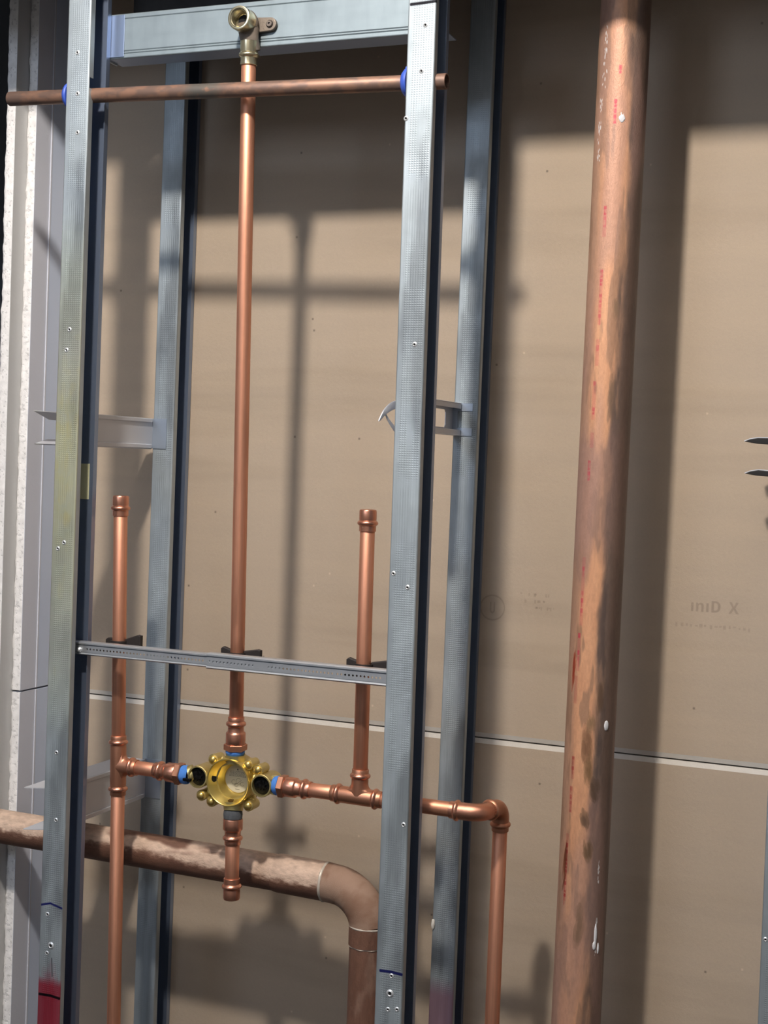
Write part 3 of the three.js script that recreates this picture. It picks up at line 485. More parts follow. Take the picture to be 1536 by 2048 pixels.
// ───────────────────────── shower valve ─────────────────────────
{
  const C = V(0.0072, 1.139, -0.068), t = thing('shower_valve', 'brass shower valve body with an open round cup and two black stops', 'valve', V(C.x, C.y - 0.03, C.z - 0.02));
  const cx = C.x, cy = C.y, at = (z) => V(cx, cy, z);
  // cup
  part('cup', turned(at(0), EZ, [[-0.09, 0], [-0.09, 0.024], [-0.086, 0.0268], [-0.0575, 0.0268], [-0.0566, 0.0262], [-0.0566, 0.0254], [-0.0572, 0.0247], [-0.0795, 0.0172], [-0.0805, 0.0163], [-0.0805, 0]], 56, { e1: EY }), brassPolished, t, 'polished gold cup');
  // printed sticker in the bottom
  const stick = canvasTex(256, 256, (c) => {
    c.fillStyle = '#cfc9b4'; c.fillRect(0, 0, 256, 256); c.fillStyle = '#5a564c'; c.beginPath(); c.moveTo(128, 28); c.lineTo(118, 48); c.lineTo(138, 48); c.fill();
    for (let i = 0; i < 5; i++) { c.globalAlpha = 0.75; for (let x = 52 + i * -3; x < 206 + i * 3;) { const w = 6 + rnd() * 16; c.fillRect(x, 58 + i * 11, w, 5); x += w + 4; } }
    c.globalAlpha = 0.8; c.strokeStyle = '#5a564c'; c.lineWidth = 3; for (const [x, y, q] of [[90, 160, 20], [140, 150, 26], [178, 172, 18], [118, 186, 16]]) { c.beginPath(); c.arc(x, y, q, 0.4, 5.4); c.stroke(); }
    c.beginPath(); c.moveTo(100, 190); c.lineTo(170, 138); c.stroke(); c.fillRect(108, 222, 44, 5);
  });
  const dg = new THREE.CircleGeometry(0.0155, 40); dg.translate(cx, cy, -0.0803); part('label', dg, new THREE.MeshStandardMaterial({ map: stick, roughness: 0.6 }), t, 'round paper label');
  const portBrown = new THREE.MeshStandardMaterial({ color: 0x6a4c16, metalness: 0.7, roughness: 0.4 }), port = (a, d, rr, pm = holeShade) => part('port_hole', turned(a, d, [[-0.001, 0], [-0.0002, rr * 0.98], [-0.0004, rr]].reverse().concat([[0.0003, rr * 0.9], [0.0003, 0]]).slice(1), 20), pm, t);  // port discs toned dark for the shade inside them
  port(V(cx - 0.0216, cy + 0.0015, -0.0665), V(0.96, 0, 0.28), 0.0054); port(V(cx + 0.001, cy - 0.0216, -0.0665), V(0, 0.96, 0.28), 0.005, portBrown);
  // cast housing: arms to the two stops, necks, lugs
  const Ls = V(-0.0316, 1.1408, -0.058), Rs = V(0.0477, 1.1402, -0.058), g = [];
  const arm = (a, b, ra, rb) => g.push(between(a, b, [[0, 0], [0, ra], [a.distanceTo(b), rb], [a.distanceTo(b), 0]], 24));
  const Lb = V(Ls.x, Ls.y, -0.079), Rb = V(Rs.x, Rs.y, -0.079), off = (p, z, d) => { const q = V(p.x - cx, p.y - cy, 0).normalize(); return V(cx + q.x * d, cy + q.y * d, z); };
  arm(off(Ls, -0.078, 0.0245), Lb, 0.0125, 0.0105); arm(off(Rs, -0.078, 0.0245), Rb, 0.0125, 0.0105);
  arm(V(Ls.x - 0.0108, Ls.y, -0.07), V(-0.0472, 1.1393, -0.068), 0.0108, 0.0106); arm(V(Rs.x + 0.0108, Rs.y, -0.07), V(0.0594, 1.1407, -0.068), 0.0108, 0.0106);
  { const u = V(0.0098, 1.1695, -0.068), d = V(0.0097, 1.1062, -0.068); arm(off(u, -0.07, 0.0245), u, 0.0122, 0.0108); arm(off(d, -0.07, 0.0245), d, 0.012, 0.0106); }
  for (const s of [Ls, Rs]) g.push(turned(V(s.x, s.y, 0), EZ, [[-0.09, 0], [-0.09, 0.0112], [-0.087, 0.0122], [-0.0585, 0.0126], [-0.0578, 0.012], [-0.0578, 0.0106], [-0.0592, 0.0103], [-0.064, 0.0101], [-0.064, 0]], 36, { e1: EY }));
  const lugs = [V(-0.0148, 1.1614, -0.06), V(0.0289, 1.1603, -0.06), V(0.0414, 1.1562, -0.06), V(-0.0285, 1.1194, -0.06), V(-0.0156, 1.1142, -0.06), V(0.0307, 1.115, -0.06)];
  lugs.forEach((l) => { arm(off(l, -0.077, 0.0235), V(l.x, l.y, -0.074), 0.0075, 0.0058); g.push(turned(V(l.x, l.y, 0), EZ, [[-0.08, 0], [-0.08, 0.0056], [-0.0628, 0.0062], [-0.062, 0.0056], [-0.062, 0]], 20, { e1: EY })); });
  g.push(turned(at(0), EZ, [[-0.088, 0], [-0.088, 0.029], [-0.07, 0.0292], [-0.069, 0.0285], [-0.069, 0.02]], 8, { e1: EY, crease: 0.4 }));
  part('housing', merge(g), brass, t);
  part('neck_hex', between(V(0.01, 1.1634, -0.068), V(0.0098, 1.1695, -0.068), [[0, 0.009], [0, 0.0112], [0.005, 0.0114], [0.0052, 0.009]], 32, { shape: hexShape(8), crease: 0.3 }), brass, t);
  lugs.forEach((l) => part('screw', turned(V(l.x, l.y, 0), EZ, [[-0.0621, 0.0046], [-0.0605, 0.0044], [-0.0592, 0.003], [-0.0588, 0]], 16, { e1: EY }), brassScrew, t));
  for (const s of [Ls, Rs]) {
    const k = [turned(V(s.x, s.y, 0), EZ, [[-0.066, 0.0102], [-0.0618, 0.0101], [-0.0612, 0.0092], [-0.0612, 0]], 28, { e1: EY })];
    for (let i = 0; i < 4; i++) { const b = new THREE.BoxGeometry(0.0014, 0.0125, 0.0014); b.rotateZ(i * Math.PI / 4 + 0.3); b.translate(s.x, s.y, -0.0608); k.push(b); }
    k.push(turned(V(s.x, s.y, 0), EZ, [[-0.0612, 0.0042], [-0.0598, 0.0038], [-0.0598, 0]], 8, { e1: EY, crease: 0.3 }));
    part('stop_cap', merge(k), blackPlastic, t, 'black plastic stop');
  }
  part('stop_tab', box(-0.0495, -0.0393, cy - 0.0045, cy - 0.001, -0.06, -0.056, 0.001), blackPlastic, t);
}

// ───────────────────────── brass elbow on the header ─────────────────────────
{
  const top = V(0.017, 1.955, -0.031), F = V(0.0141, 1.9613, -0.0105), dn = R0.clone().sub(top).normalize();
  const t = thing('drop_ear_elbow', 'brass drop-ear elbow with open threaded mouth, screwed to the top track', 'elbow', V(top.x, top.y, -0.0405));
  const fy = F.y, fx = F.x;
  const o = V(fx, fy, 0);
  part('mouth', turned(o, EZ, [[-0.031, 0], [-0.0308, 0.0118], [-0.026, 0.0128], [-0.0125, 0.0128], [-0.0105, 0.0125], [-0.0102, 0.0118], [-0.0102, 0.0103], [-0.0112, 0.0095]], 40, { e1: EY }), brassPale, t, 'machined brass mouth');
  const th = [[-0.0112, 0.0095]]; for (let i = 0; i < 8; i++) th.push([-0.0118 - i * 0.0012, i % 2 ? 0.0095 : 0.0087]); th.push([-0.022, 0.0085], [-0.022, 0.0062], [-0.03, 0.006], [-0.03, 0]);
  part('thread', turned(o, EZ, th, 36, { e1: EY, crease: 0.3 }), brassPale, t);
  part('throat', turned(o, EZ, [[-0.0224, 0.006], [-0.0221, 0.006], [-0.0221, 0]], 20, { e1: EY }), holeShade, t);  // black disc standing for the shade down the throat
  const body = [turned(o, EZ, [[-0.0378, 0], [-0.0378, 0.009], [-0.034, 0.0118], [-0.0275, 0.0133], [-0.0265, 0.0126]], 36, { e1: EY }), between(V(fx, fy, -0.028), R0.clone().lerp(V(top.x, top.y, R0.z), 0.62), [[0, 0], [0, 0.0102], [0.03, 0.0098], [V(fx, fy, -0.028).distanceTo(R0) * 0.4, 0.0096]], 32)];
  body.push(between(V(top.x, top.y, -0.031), R0.clone().lerp(top, 0.66), [[-0.006, 0], [-0.005, 0.0085], [0, 0.0098], [R0.distanceTo(top) * 0.34, 0.0098], [R0.distanceTo(top) * 0.34, 0.0085]], 32));
  part('body', merge(body), brassCast, t, 'dull cast body');
  const L = R0.distanceTo(top) * 0.7, s0 = R0.clone().addScaledVector(dn, -L);
  part('press_sleeve', turned(s0, dn, [[0, 0.0085], [0, 0.0096], [L * 0.42, 0.0096], [L * 0.5, 0.0092], [L * 0.72, 0.0092], [L * 0.8, 0.0089], [L - 0.0004, 0.0094], [L, 0.0088], [L, r]], 32), brassPale, t);
  part('press_bead', turned(s0, dn, bead(L * 0.6), 30), brassPale, t);
  const E = V(0.0378, 1.9604, -0.037);
  const ear = (sx) => { const q = []; for (let i = 0; i <= 12; i++) { const a = -Math.PI / 2 + Math.PI * i / 12; q.push([sx * (Math.abs(E.x - fx) + 0.0072 * Math.cos(a)), 0.0072 * Math.sin(a)]); } q.push([0, 0.0085], [0, -0.0085]); return sx > 0 ? q : q.reverse(); };
  part('ear', plate(ear(1), [], 0.0045, V(fx, E.y, -0.041), EX, EY, 0.0008), brassCast, t);
  const sc = thing('screw', 'screw holding the brass elbow ear to the track', 'screw', V(E.x, E.y, -0.0365));
  part('head', turned(V(E.x, E.y, 0), EZ, [[-0.0368, 0.0042], [-0.0355, 0.004], [-0.0345, 0.003], [-0.0345, 0.0014], [-0.036, 0.0012], [-0.036, 0]], 20, { e1: EY }), new THREE.MeshStandardMaterial({ color: 0x6a625c, metalness: 0.7, roughness: 0.45 }), sc);
}

// ───────────────────────── cross bar and its grommets ─────────────────────────
{
  const oldBar = canvasTex(512, 1024, (c, w, h) => {
    const im = c.createImageData(w, h);
    for (let j = 0; j < h; j++) for (let i = 0; i < w; i++) { const u = i / w, v = 1 - j / h; let n = fbm(u * 6, v * 40, 401, 4, 6, 40); let q = mix(rgb(0x94725f), rgb(0x786257), sstep(0.35, 0.65, n)); const g = sstep(0.035, 0.0, Math.abs(v - 0.515) - 0.018) * sstep(0.4, 0.55, fbm(u * 8, v * 60, 405, 3, 8, 60) + 0.1); q = mix(q, rgb(0x5d5d58), 0.8 * g); const k = (j * w + i) * 4; for (let t = 0; t < 3; t++) im.data[k + t] = q[t] * 255; im.data[k + 3] = 255; }
    c.putImageData(im, 0, 0);
  });
  oldBar.repeat.set(1, 1 / 0.55);
  const a = V(-0.2757, 1.8939, -0.0125), b = V(0.2498, 1.88, -0.0125);
  const t = thing('copper_bar', 'old brown copper bar running level through both front studs', 'pipe', a);
  part('tube', pipeGeo(a, b, 0.0079, { open: true, wall: 0.0012 }), new THREE.MeshStandardMaterial({ map: oldBar, metalness: 0.4, roughness: 0.5 }), t);
  const grommet = (label, x) => {
    const y = barY(x), t2 = thing('pipe_grommet', label, 'grommet', V(x, y, barZ)), d = b.clone().sub(a).normalize();
    part('collar', turned(V(x - 0.0005, y, barZ - 0.0005), d.clone().negate(), [[-0.004, 0.0083], [-0.004, 0.0102], [0, 0.0103], [0, 0.0142], [0.0016, 0.0148], [0.0038, 0.014], [0.0064, 0.0112], [0.007, 0.0088], [0.005, 0.0082]], 32), bluePlastic, t2);
    part('latch', box(x - 0.0042, x - 0.0006, y + 0.0105, y + 0.0155, barZ - 0.005, barZ + 0.005, 0.001), bluePlastic, t2);
  };
  grommet('blue plastic grommet round the bar at the front left stud', FLb.x + 0.0023 * (barY(-0.2) - FLb.y));
  grommet('blue plastic grommet round the bar at the front right stud', FRb.x - 0.0042 * (barY(0.21) - FRb.y));
}

// ───────────────────────── telescoping strut and pipe clamps ─────────────────────────
{
  const z = -0.0205, ya = 1.2777, xl = -0.1865, xm = -0.0048, xr = 0.2041 + 0.0022;
  const t = thing('support_strut', 'telescoping perforated steel strut across the front studs, holding the pipes', 'strut', V(xl, ya, z));
  const member = (name, x0, x1, h, z1, holes, lbl) => {
    const y = ya, hh = [];
    for (const [a, b] of holes) for (let x = a; x < b; x += 0.00435) hh.push({ x, y: y - 0.0005, r: 0.00112 });
    const m = part(name, plate([[x0, y - h * 0.3], [x1, y - h * 0.3], [x1, y + h * 0.24], [x0, y + h * 0.24]], hh, 0.0009, V(0, 0, z1 - 0.0022), EX, EY), zincBright, t, lbl);
    const lip = (pts) => { const g = plate(pts, [], x1 - x0, V(x0, 0, 0), V(0, 0, -1).clone(), EY); return g; };
    // rolled edges: section in (−z, y), swept along +x   (−z × y = x)
    const Z = -z1;
    const top = plate([[Z + 0.0022, y + h * 0.24], [Z, y + h * 0.33], [Z, y + h * 0.42], [Z + 0.0016, y + h * 0.5], [Z + 0.0105, y + h * 0.5], [Z + 0.0105, y + h * 0.5 - 0.0009], [Z + 0.0022, y + h * 0.5 - 0.0009], [Z + 0.0009, y + h * 0.41], [Z + 0.0009, y + h * 0.34], [Z + 0.0031, y + h * 0.23]], [], x1 - x0, V(x0, 0, 0), V(0, 0, -1), EY);
    const bot = plate([[Z + 0.0022, y - h * 0.3], [Z + 0.0031, y - h * 0.29], [Z + 0.0009, y - h * 0.4], [Z + 0.0022, y - h * 0.5 + 0.0009], [Z + 0.0105, y - h * 0.5 + 0.0009], [Z + 0.0105, y - h * 0.5], [Z + 0.0014, y - h * 0.5], [Z, y - h * 0.42]], [], x1 - x0, V(x0, 0, 0), V(0, 0, -1), EY);
    for (const g of [top, bot]) { const e = new THREE.Mesh(g, zincBright); e.name = 'rolled_edge'; e.castShadow = e.receiveShadow = true; m.add(e); }
    return m;
  };
  member('inner_channel', xl, xr - 0.12, 0.0148, z - 0.0012, [[-0.158, xm - 0.002]]);
  member('outer_channel', xm, xr, 0.0172, z, [[xm + 0.004, xm + 0.06], [xm + 0.075, xr - 0.06], [xr - 0.056, xr - 0.006]]);
  part('end_tab', box(xl - 0.006, xl + 0.004, ya - 0.004, ya + 0.006, z - 0.008, z - 0.007), zincBright, t);
  part('screw', turned(V(-0.168, ya - 0.002, 0), EZ, [[z - 0.0035, 0.003], [z - 0.0005, 0.0028], [z + 0.0006, 0.0016], [z + 0.0006, 0]], 16, { e1: EY }), burrSteel, t);
  // clamps behind the strut: ring round the pipe, spacer to the strut, two wings
  const cl = (label, p, wl, wr, tilt) => {
    const k = thing('pipe_clamp', label, 'pipe clamp', V(p.x, p.y, p.z));
    const ring = turned(V(p.x, ya - 0.006, p.z), EY, [[0, 0.0082], [0, 0.0108], [0.012, 0.0108], [0.012, 0.0082]], 28);
    part('ring', ring, clampPlastic, k); part('spacer', box(p.x - 0.006, p.x + 0.006, ya - 0.005, ya + 0.004, p.z + 0.008, z - 0.003, 0.001), clampPlastic, k);
    const wing = (L, s) => { if (!L) return; const yt = ya + 0.0062; const o = s > 0 ? [[0.008, ya - 0.006], [L, ya - 0.006 + tilt], [L, yt + 0.0042 + tilt * s], [L - 0.004, yt + 0.005 + tilt * s], [0.008, yt + 0.002]] : [[-0.008, yt + 0.002], [-L + 0.003, yt + 0.005 - tilt], [-L, yt + 0.003 - tilt], [-L, ya - 0.006], [-0.008, ya - 0.006]]; part('wing', plate(o, [], 0.006, V(p.x, 0, p.z - 0.004), EX, EY, 0.001), clampPlastic, k); };
    wing(wl, -1); wing(wr, 1);
  };
  cl('black clamp with a raised wing on the left upright pipe', V(-0.144, 1.2726, -0.068), 0.018, 0.0285, 0.003);
  cl('black clamp on the central riser, behind the strut', V(0.0114, 1.2807, -0.0628), 0.0205, 0.0285, 0);
  cl('black clamp on the right stub-up pipe, behind the strut', V(0.1614, 1.2768, -0.068), 0.021, 0.0285, 0);
}

// ───────────────────────── dusty brown drain pipe ─────────────────────────
{
  const dustTex = (seedN, top, wMap) => canvasTex(512, 1024, (c, w, h) => {
    const im = c.createImageData(w, h);
    for (let j = 0; j < h; j++) for (let i = 0; i < w; i++) {
      const u = i / w, v = 1 - j / h, x = v * wMap; // metres along
      const n = fbm(u * 10, x * 30, seedN, 4, 10), f = fbm(u * 40, x * 160, seedN + 3, 3, 40), st = fbm(u * 60, x * 6, seedN + 5, 3, 60);
      let q = mix(rgb(0x7a5745), rgb(0x5d4034), n); q = mix(q, rgb(0x8d6a58), 0.35 * st);
      const edge = top ? (0.475 + 0.13 * (fbm(3, x * 16, seedN + 7, 4) - 0.5) - u) : 0.0; // dust lies on the upper side (u from 0.25)
      let d = top ? sstep(-0.035, 0.03, edge + 0.06 * (f - 0.5)) * sstep(0.02, 0.1, u) * (0.85 + 0.2 * f) : 0.3 * sstep(0.5, 0.8, n);
      if (top && wMap > 0.5) { const zone = sstep(0.225, 0.24, x) * sstep(0.345, 0.335, x), bare = zone * sstep(0.02, -0.02, u - 0.345 - 0.12 * (fbm(4, x * 38, seedN + 11, 3) - 0.5)); d *= 1 - 0.9 * bare; }
      if (top) d *= 1 - 0.35 * sstep(0.6, 0.68, fbm(u * 6 + 9, x * 13, seedN + 13, 4, 6));
      q = mix(q, rgb(0xd6bda8), clamp(d) * 0.95);
      const k = (j * w + i) * 4; for (let t = 0; t < 3; t++) im.data[k + t] = clamp(q[t] * (0.94 + 0.14 * f)) * 255; im.data[k + 3] = 255;
    }
    c.putImageData(im, 0, 0);
  });
  const mat = (s, top, L) => { const t = dustTex(s, top, L); t.repeat.set(1, 1 / L); return new THREE.MeshStandardMaterial({ map: t, metalness: 0.15, roughness: 0.62, bumpMap: rep(fineNoise, 4, 16), bumpScale: 0.0005 }); };
  const R = 0.02065, Z = -0.13;
  const a = V(-0.3945, 1.0285, -0.13), c = V(0.1467, 1.0185, -0.13), j1 = V(0.0401, 1.0246, -0.13), j2 = V(0.098, 1.0232, -0.13);
  const cd = c.clone().sub(a).normalize();
  const p = thing('drain_pipe', 'horizontal dusty brown drain pipe crossing behind the valve pipes', 'pipe', a);
  part('tube', between(a, j1, [[0, 0], [0, R], [a.distanceTo(j1), R], [a.distanceTo(j1), 0]], 40, { e1: EZ }), mat(501, true, 0.62), p);
  const cp = thing('pipe_coupling', 'short dust-coated coupling before the drain elbow', 'coupling', j1), Lc = j1.distanceTo(j2);
  part('sleeve', between(j1, j2, [[-0.004, R - 0.001], [-0.0035, R + 0.0008], [0, R + 0.0012], [Lc, R + 0.0012], [Lc, R - 0.001]], 40), mat(541, true, 0.3), cp);
  const dnP = V(0.1518, 0.9819, -0.13), el = thing('drain_elbow', 'dusty brown drain elbow turning down behind the front right stud', 'elbow', c);
  const eg = elbowGeo(j2.clone(), c, V(lerp(c.x, dnP.x, 1), dnP.y, Z), 0.034, R + 0.0012, 48, 40);
  const em = mat(571, false, 0.2); em.map = dataTex(256, 256, (u, v) => { const n = fbm(u * 8, v * 8, 577, 4, 8, 8); const d = sstep(0.35, 0.6, fbm(u * 5, v * 5, 579, 4, 5, 5)); let q = mix(rgb(0x8a6650), rgb(0xa58671), n); return mix(q, rgb(0xb89c88), d * 0.6); });
  part('bend', eg, em, el);
  // solder rings
  const solder = new THREE.MeshStandardMaterial({ color: 0xcfc5b6, metalness: 0.3, roughness: 0.5 });
  part('solder_ring', turned(j2, cd, [[-0.0012, R + 0.0012], [0, R + 0.0021], [0.0014, R + 0.0019], [0.0022, R + 0.0012]], 40, { shape: (f) => 1 + 0.012 * Math.sin(f * 7) }), solder, el);
  const low = V(dnP.x, dnP.y, Z), down = V(dnP.x + 0.001, 0.0, Z);
  part('solder_ring', turned(low, V(0, -1, 0), [[-0.0012, R + 0.0012], [0, R + 0.0017], [0.001, R + 0.0012]], 40, { shape: (f) => 1 + 0.012 * Math.sin(f * 5) }), solder, el);
  const hub = between(low, V(low.x, low.y - 0.022, Z), [[0, R + 0.0012], [0.0214, R + 0.0012], [0.022, R]], 40);
  part('hub', hub, mat(601, false, 0.3), el);
  const vp = thing('drain_pipe', 'upright brown drain pipe below the drain elbow', 'pipe', V(down.x, 0, Z));
  part('tube', between(low, down, [[0.015, R], [low.distanceTo(down), R]], 40), mat(611, false, 0.7), vp);
  part('solder_drip', turned(V(low.x, low.y - 0.0222, Z), V(0, -1, 0), [[-0.0006, R], [0.0002, R + 0.0008], [0.0012, R]], 40, { shape: (f) => 1 + 0.02 * Math.sin(f * 9 + 1) }), solder, vp);
}

// ───────────────────────── large copper pipe ─────────────────────────
{
  const a = V(0.3888, 0.934, -0.145), b = V(0.3946, 1.782, -0.145), d = b.clone().sub(a), RR_ = 0.0262;
  const foot = a.clone().addScaledVector(d, -a.y / d.y), head = a.clone().addScaledVector(d, (H - 0.001 - a.y) / d.y);
  const Y0 = 0.85, YH = 1.2, yA = 0.934, kA = 1600 / (1.782 - yA);
  const y = (px) => lerp(0.934, 1.782, (2000 - px) / 1600);
  const tex = canvasTex(1024, 2048, (c, w, h) => {
    const im = c.createImageData(w, h), U = (s) => 0.5 + (13.6 + Math.asin(clamp(s, -1, 1)) * 57.3) / 360;
    for (let j = 0; j < h; j++) for (let i = 0; i < w; i++) {
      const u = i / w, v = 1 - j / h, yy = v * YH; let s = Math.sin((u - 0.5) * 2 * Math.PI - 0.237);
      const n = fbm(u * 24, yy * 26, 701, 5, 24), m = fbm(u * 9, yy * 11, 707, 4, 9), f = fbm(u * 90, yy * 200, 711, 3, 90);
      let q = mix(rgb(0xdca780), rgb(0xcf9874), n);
      const right = sstep(0.12, 0.55, s + 0.55 * (m - 0.5) + 0.35 * (n - 0.5)), left = sstep(-0.5, -0.85, s + 0.2 * (n - 0.5));  // masks that darken both sides of the pipe, shade put into the colour
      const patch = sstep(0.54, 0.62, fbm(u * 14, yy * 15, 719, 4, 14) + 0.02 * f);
      q = mix(q, rgb(0x6f5f57), 0.92 * right); q = mix(q, rgb(0x9d7f6d), 0.7 * left); q = mix(q, rgb(0x97765f), 0.65 * patch * (1 - right));  // shaded sides first, then brown stain patches
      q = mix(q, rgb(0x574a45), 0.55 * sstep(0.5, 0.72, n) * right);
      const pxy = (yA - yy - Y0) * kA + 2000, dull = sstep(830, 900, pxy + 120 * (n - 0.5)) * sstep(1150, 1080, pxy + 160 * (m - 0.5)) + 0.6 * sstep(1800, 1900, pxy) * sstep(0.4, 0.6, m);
      q = mix(q, rgb(0x94766a), 0.6 * dull); q = mix(q, rgb(0x6b5345), 0.5 * sstep(0.35, 0.75, s));  // oxidised stretch, then more painted shade on the right side
      q = mix(q, rgb(0xa9867a), 0.5 * sstep(0.5, 0.68, fbm(u * 5, yy * 5, 727, 3, 5)));
      const k = (j * w + i) * 4; for (let t = 0; t < 3; t++) im.data[k + t] = clamp(q[t] * (0.95 + 0.1 * f)) * 255; im.data[k + 3] = 255;
    }
    c.putImageData(im, 0, 0);
    const X = (s) => U(s) * w, Yp = (px) => (1 - (y(px) - Y0) / YH) * h;
    // red maker's print running up the pipe, worn
    const runs = [[150, 165, -0.1], [215, 262, -0.22], [420, 480, -0.42], [543, 650, -0.44], [678, 730, -0.46], [760, 835, -0.5], [860, 890, -0.5], [915, 950, -0.56], [1105, 1240, -0.58], [1255, 1330, -0.62], [1340, 1395, -0.66], [1500, 1545, -0.62], [1560, 1612, -0.64], [1655, 1790, -0.7]];
    for (const [p0, p1, sx] of runs) {
      const x = X(sx), ya = Yp(p0), yb = Yp(p1), col = p0 > 1300 ? '150,34,36' : '196,56,78';
      c.fillStyle = `rgba(${col},0.16)`; c.fillRect(x - 13, ya, 26, yb - ya);
      for (let q = ya; q < yb - 8;) {                                                  // strokes too worn to read
        const L = 10 + rnd() * 14; c.fillStyle = `rgba(${col},${(0.2 + 0.4 * rnd()).toFixed(2)})`;
        if (rnd() < 0.8) { c.fillRect(x - 10, q, 19, 4 + rnd() * 4); c.fillRect(x - 10 + 13 * rnd(), q, 6, L - 3); if (rnd() < 0.6) c.fillRect(x - 9, q + L - 6, 17, 4); }
        q += L;
      }
    }
    // dark blotches and white plaster specks at their places
    const blot = (px, s, rx, ry, col, al) => { c.fillStyle = col; for (let i = 0; i < 26; i++) { c.globalAlpha = al * 0.25; c.beginPath(); c.ellipse(X(s) + (rnd() - 0.5) * rx, Yp(px) + (rnd() - 0.5) * ry, rx * (0.25 + 0.3 * rnd()), ry * (0.2 + 0.3 * rnd()), rnd(), 0, 7); c.fill(); } c.globalAlpha = 1; };
    blot(1475, -0.1, 46, 40, '#7b5b40', 0.8); blot(1520, 0.0, 34, 40, '#7a5a40', 0.7); blot(1562, 0.3, 40, 30, '#5f4c3c', 0.8); blot(1622, -0.05, 44, 22, '#6b5442', 0.7); blot(1685, 0.15, 46, 22, '#6a5038', 0.7); blot(1830, -0.1, 40, 60, '#80664f', 0.6); blot(1430, 0, 40, 20, '#8d6d54', 0.7); blot(1380, 0.35, 30, 40, '#66523f', 0.7); blot(790, 0.2, 30, 60, '#7b6352', 0.7); blot(620, 0.2, 30, 26, '#8d6f58', 0.7); blot(1330, -0.78, 16, 50, '#8a2f18', 0.8); blot(1720, -0.75, 14, 60, '#5d2c18', 0.8);
    c.fillStyle = 'rgba(226,226,226,0.9)';
    const speck = (px, s, n, rx, ry) => { for (let i = 0; i < n; i++) { c.beginPath(); c.ellipse(X(s) + (rnd() - 0.5) * rx, Yp(px) + (rnd() - 0.5) * ry, 1.2 + 3 * rnd(), 1.5 + 4 * rnd(), rnd() * 3, 0, 7); c.fill(); } };
    speck(252, 0.05, 8, 14, 18); speck(1860, 0.62, 40, 10, 70); speck(1720, 0.6, 12, 8, 50); speck(130, -0.7, 22, 36, 110); speck(270, -0.8, 30, 30, 110);
  });
  tex.repeat.set(1, 1 / YH); tex.offset.set(0, -Y0 / YH); tex.wrapT = THREE.MirroredRepeatWrapping;
  const L = foot.distanceTo(head), rows = 12, pr = [[0, 0]]; for (let i = 0; i <= rows; i++) pr.push([L * i / rows, RR_]); pr.push([L, 0]);
  const t = thing('copper_stack', 'large stained copper pipe with worn red print, full height at right', 'pipe', foot);
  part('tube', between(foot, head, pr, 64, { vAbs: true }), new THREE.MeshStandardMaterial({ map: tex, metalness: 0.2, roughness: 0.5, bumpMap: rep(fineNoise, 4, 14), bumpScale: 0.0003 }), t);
  const plaster = new THREE.MeshStandardMaterial({ color: 0xdfe0e2, roughness: 0.9 });
  const dab = (px, s, w, hh) => { const yy = y(px), ph = 0.237 + Math.asin(s), k = (yy - a.y) / d.y, cx = a.x + d.x * k, cz = a.z; const g = new THREE.IcosahedronGeometry(1, 3), gp = g.attributes.position; for (let i = 0; i < gp.count; i++) { const q = 0.82 + 0.36 * fbm(gp.getX(i) * 1.4 + px, gp.getY(i) * 2.2 + gp.getZ(i), 811, 3); gp.setXYZ(i, gp.getX(i) * q, gp.getY(i) * q, gp.getZ(i)); } g.computeVertexNormals(); g.scale(w, hh, 0.0012); g.rotateY(ph); g.translate(cx + Math.sin(ph) * RR_, yy, cz + Math.cos(ph) * RR_); part('plaster_dab', g, plaster, t); };
  dab(252, 0.05, 0.0032, 0.004); dab(1435, 0.62, 0.0028, 0.005); dab(1852, 0.6, 0.0018, 0.012); dab(1873, 0.57, 0.0022, 0.005); dab(1880, 0.72, 0.0012, 0.006);
}

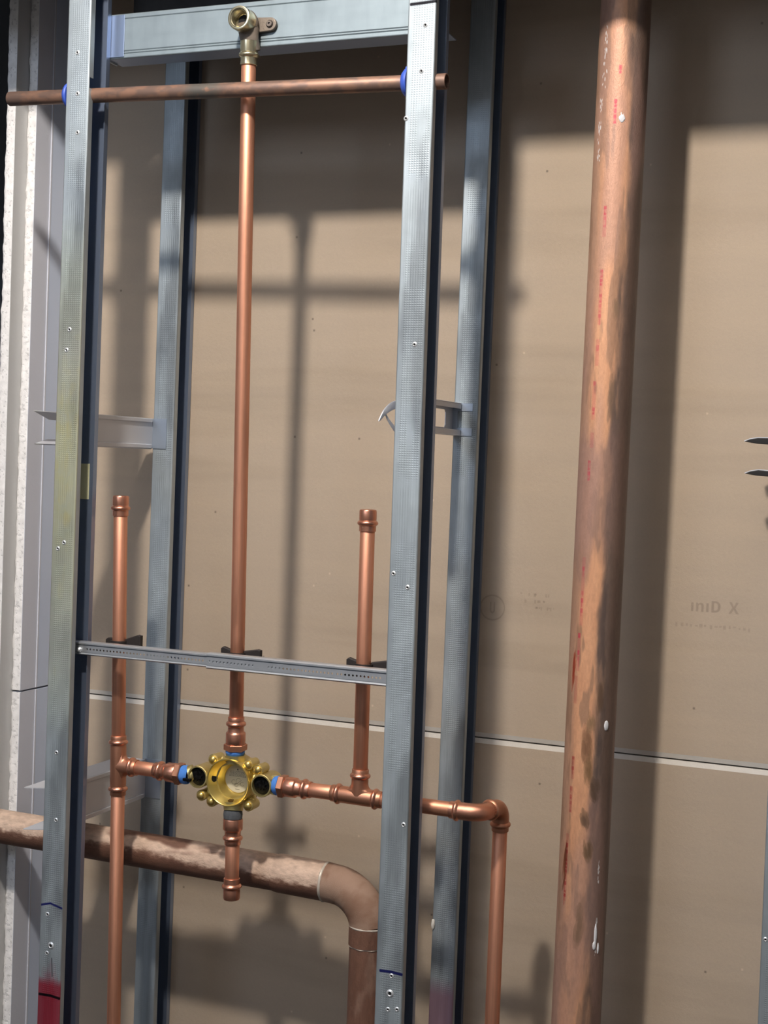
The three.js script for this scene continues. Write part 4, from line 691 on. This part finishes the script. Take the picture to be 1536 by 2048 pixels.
// small lumps: plaster crumb on the rear right stud
{
  const p = V(0.1951, 0.9631, -0.2235), t = thing('plaster_crumb', 'white crumb of plaster stuck on the edge of the rear right stud', 'plaster', p);
  const g = new THREE.IcosahedronGeometry(1, 2), q = g.attributes.position; for (let i = 0; i < q.count; i++) { const k = 0.8 + 0.4 * fbm(q.getX(i) * 2 + 5, q.getY(i) * 2 + q.getZ(i), 801, 3); q.setXYZ(i, q.getX(i) * k, q.getY(i) * k, q.getZ(i) * k); }
  g.scale(0.0024, 0.0062, 0.002); g.translate(p.x, p.y, p.z); g.computeVertexNormals(); part('crumb', g, new THREE.MeshStandardMaterial({ color: 0xd9d6cc, roughness: 0.9 }), t);
}

// ───────────────────────── lamps ─────────────────────────
{
  const t = thing('work_lamp', 'hanging work lamp that lights the wall from above', 'lamp', V(LAMP.x, LAMP.y, LAMP.z));
  part('bulb', new THREE.SphereGeometry(0.026, 24, 16).translate(LAMP.x, LAMP.y, LAMP.z), new THREE.MeshStandardMaterial({ color: 0xffffff, emissive: 0xfff4e6, emissiveIntensity: 14 }), t);
  part('socket', turned(V(LAMP.x, LAMP.y + 0.03, LAMP.z), EY, [[0, 0], [0, 0.018], [0.05, 0.02], [0.056, 0.006], [0.056, 0]], 24), blackPlastic, t);
  part('cord', turned(V(LAMP.x, LAMP.y + 0.08, LAMP.z), EY, [[0, 0.0035], [H - LAMP.y - 0.081, 0.0035]], 12), blackPlastic, t);
  const l = new THREE.PointLight(0xfff4ea, LAMP_POWER, 0, 2); l.position.copy(LAMP); l.castShadow = true; l.shadow.radius = 2.3; l.shadow.mapSize.set(2048, 2048); scene.add(l);
}
{
  const x = -0.6, y = 2.42, z = 2.295, t = thing('unseen_panel_light', 'dim cool panel out of view behind the camera, placed to lift the shadows and put a sheen on the studs', 'lamp', V(x, y, z));  // unseen source, lifts the shaded parts and lends the studs a sheen
  part('housing', box(x - 0.36, x + 0.36, y - 0.26, y + 0.26, z - 0.03, z, 0.006), roomCeil, t);
  part('diffuser', box(x - 0.34, x + 0.34, y - 0.24, y + 0.24, z - 0.036, z - 0.0301, 0.002), new THREE.MeshStandardMaterial({ color: 0xe8eef6, emissive: 0xbfd2ee, emissiveIntensity: 0.5 }), t);
  const l = new THREE.RectAreaLight(0xc4d6f2, FILL_POWER, 0.66, 0.46); l.position.set(x, y, z - 0.038); l.lookAt(x, y, 0); scene.add(l);
}
renderer.render(scene, camera);
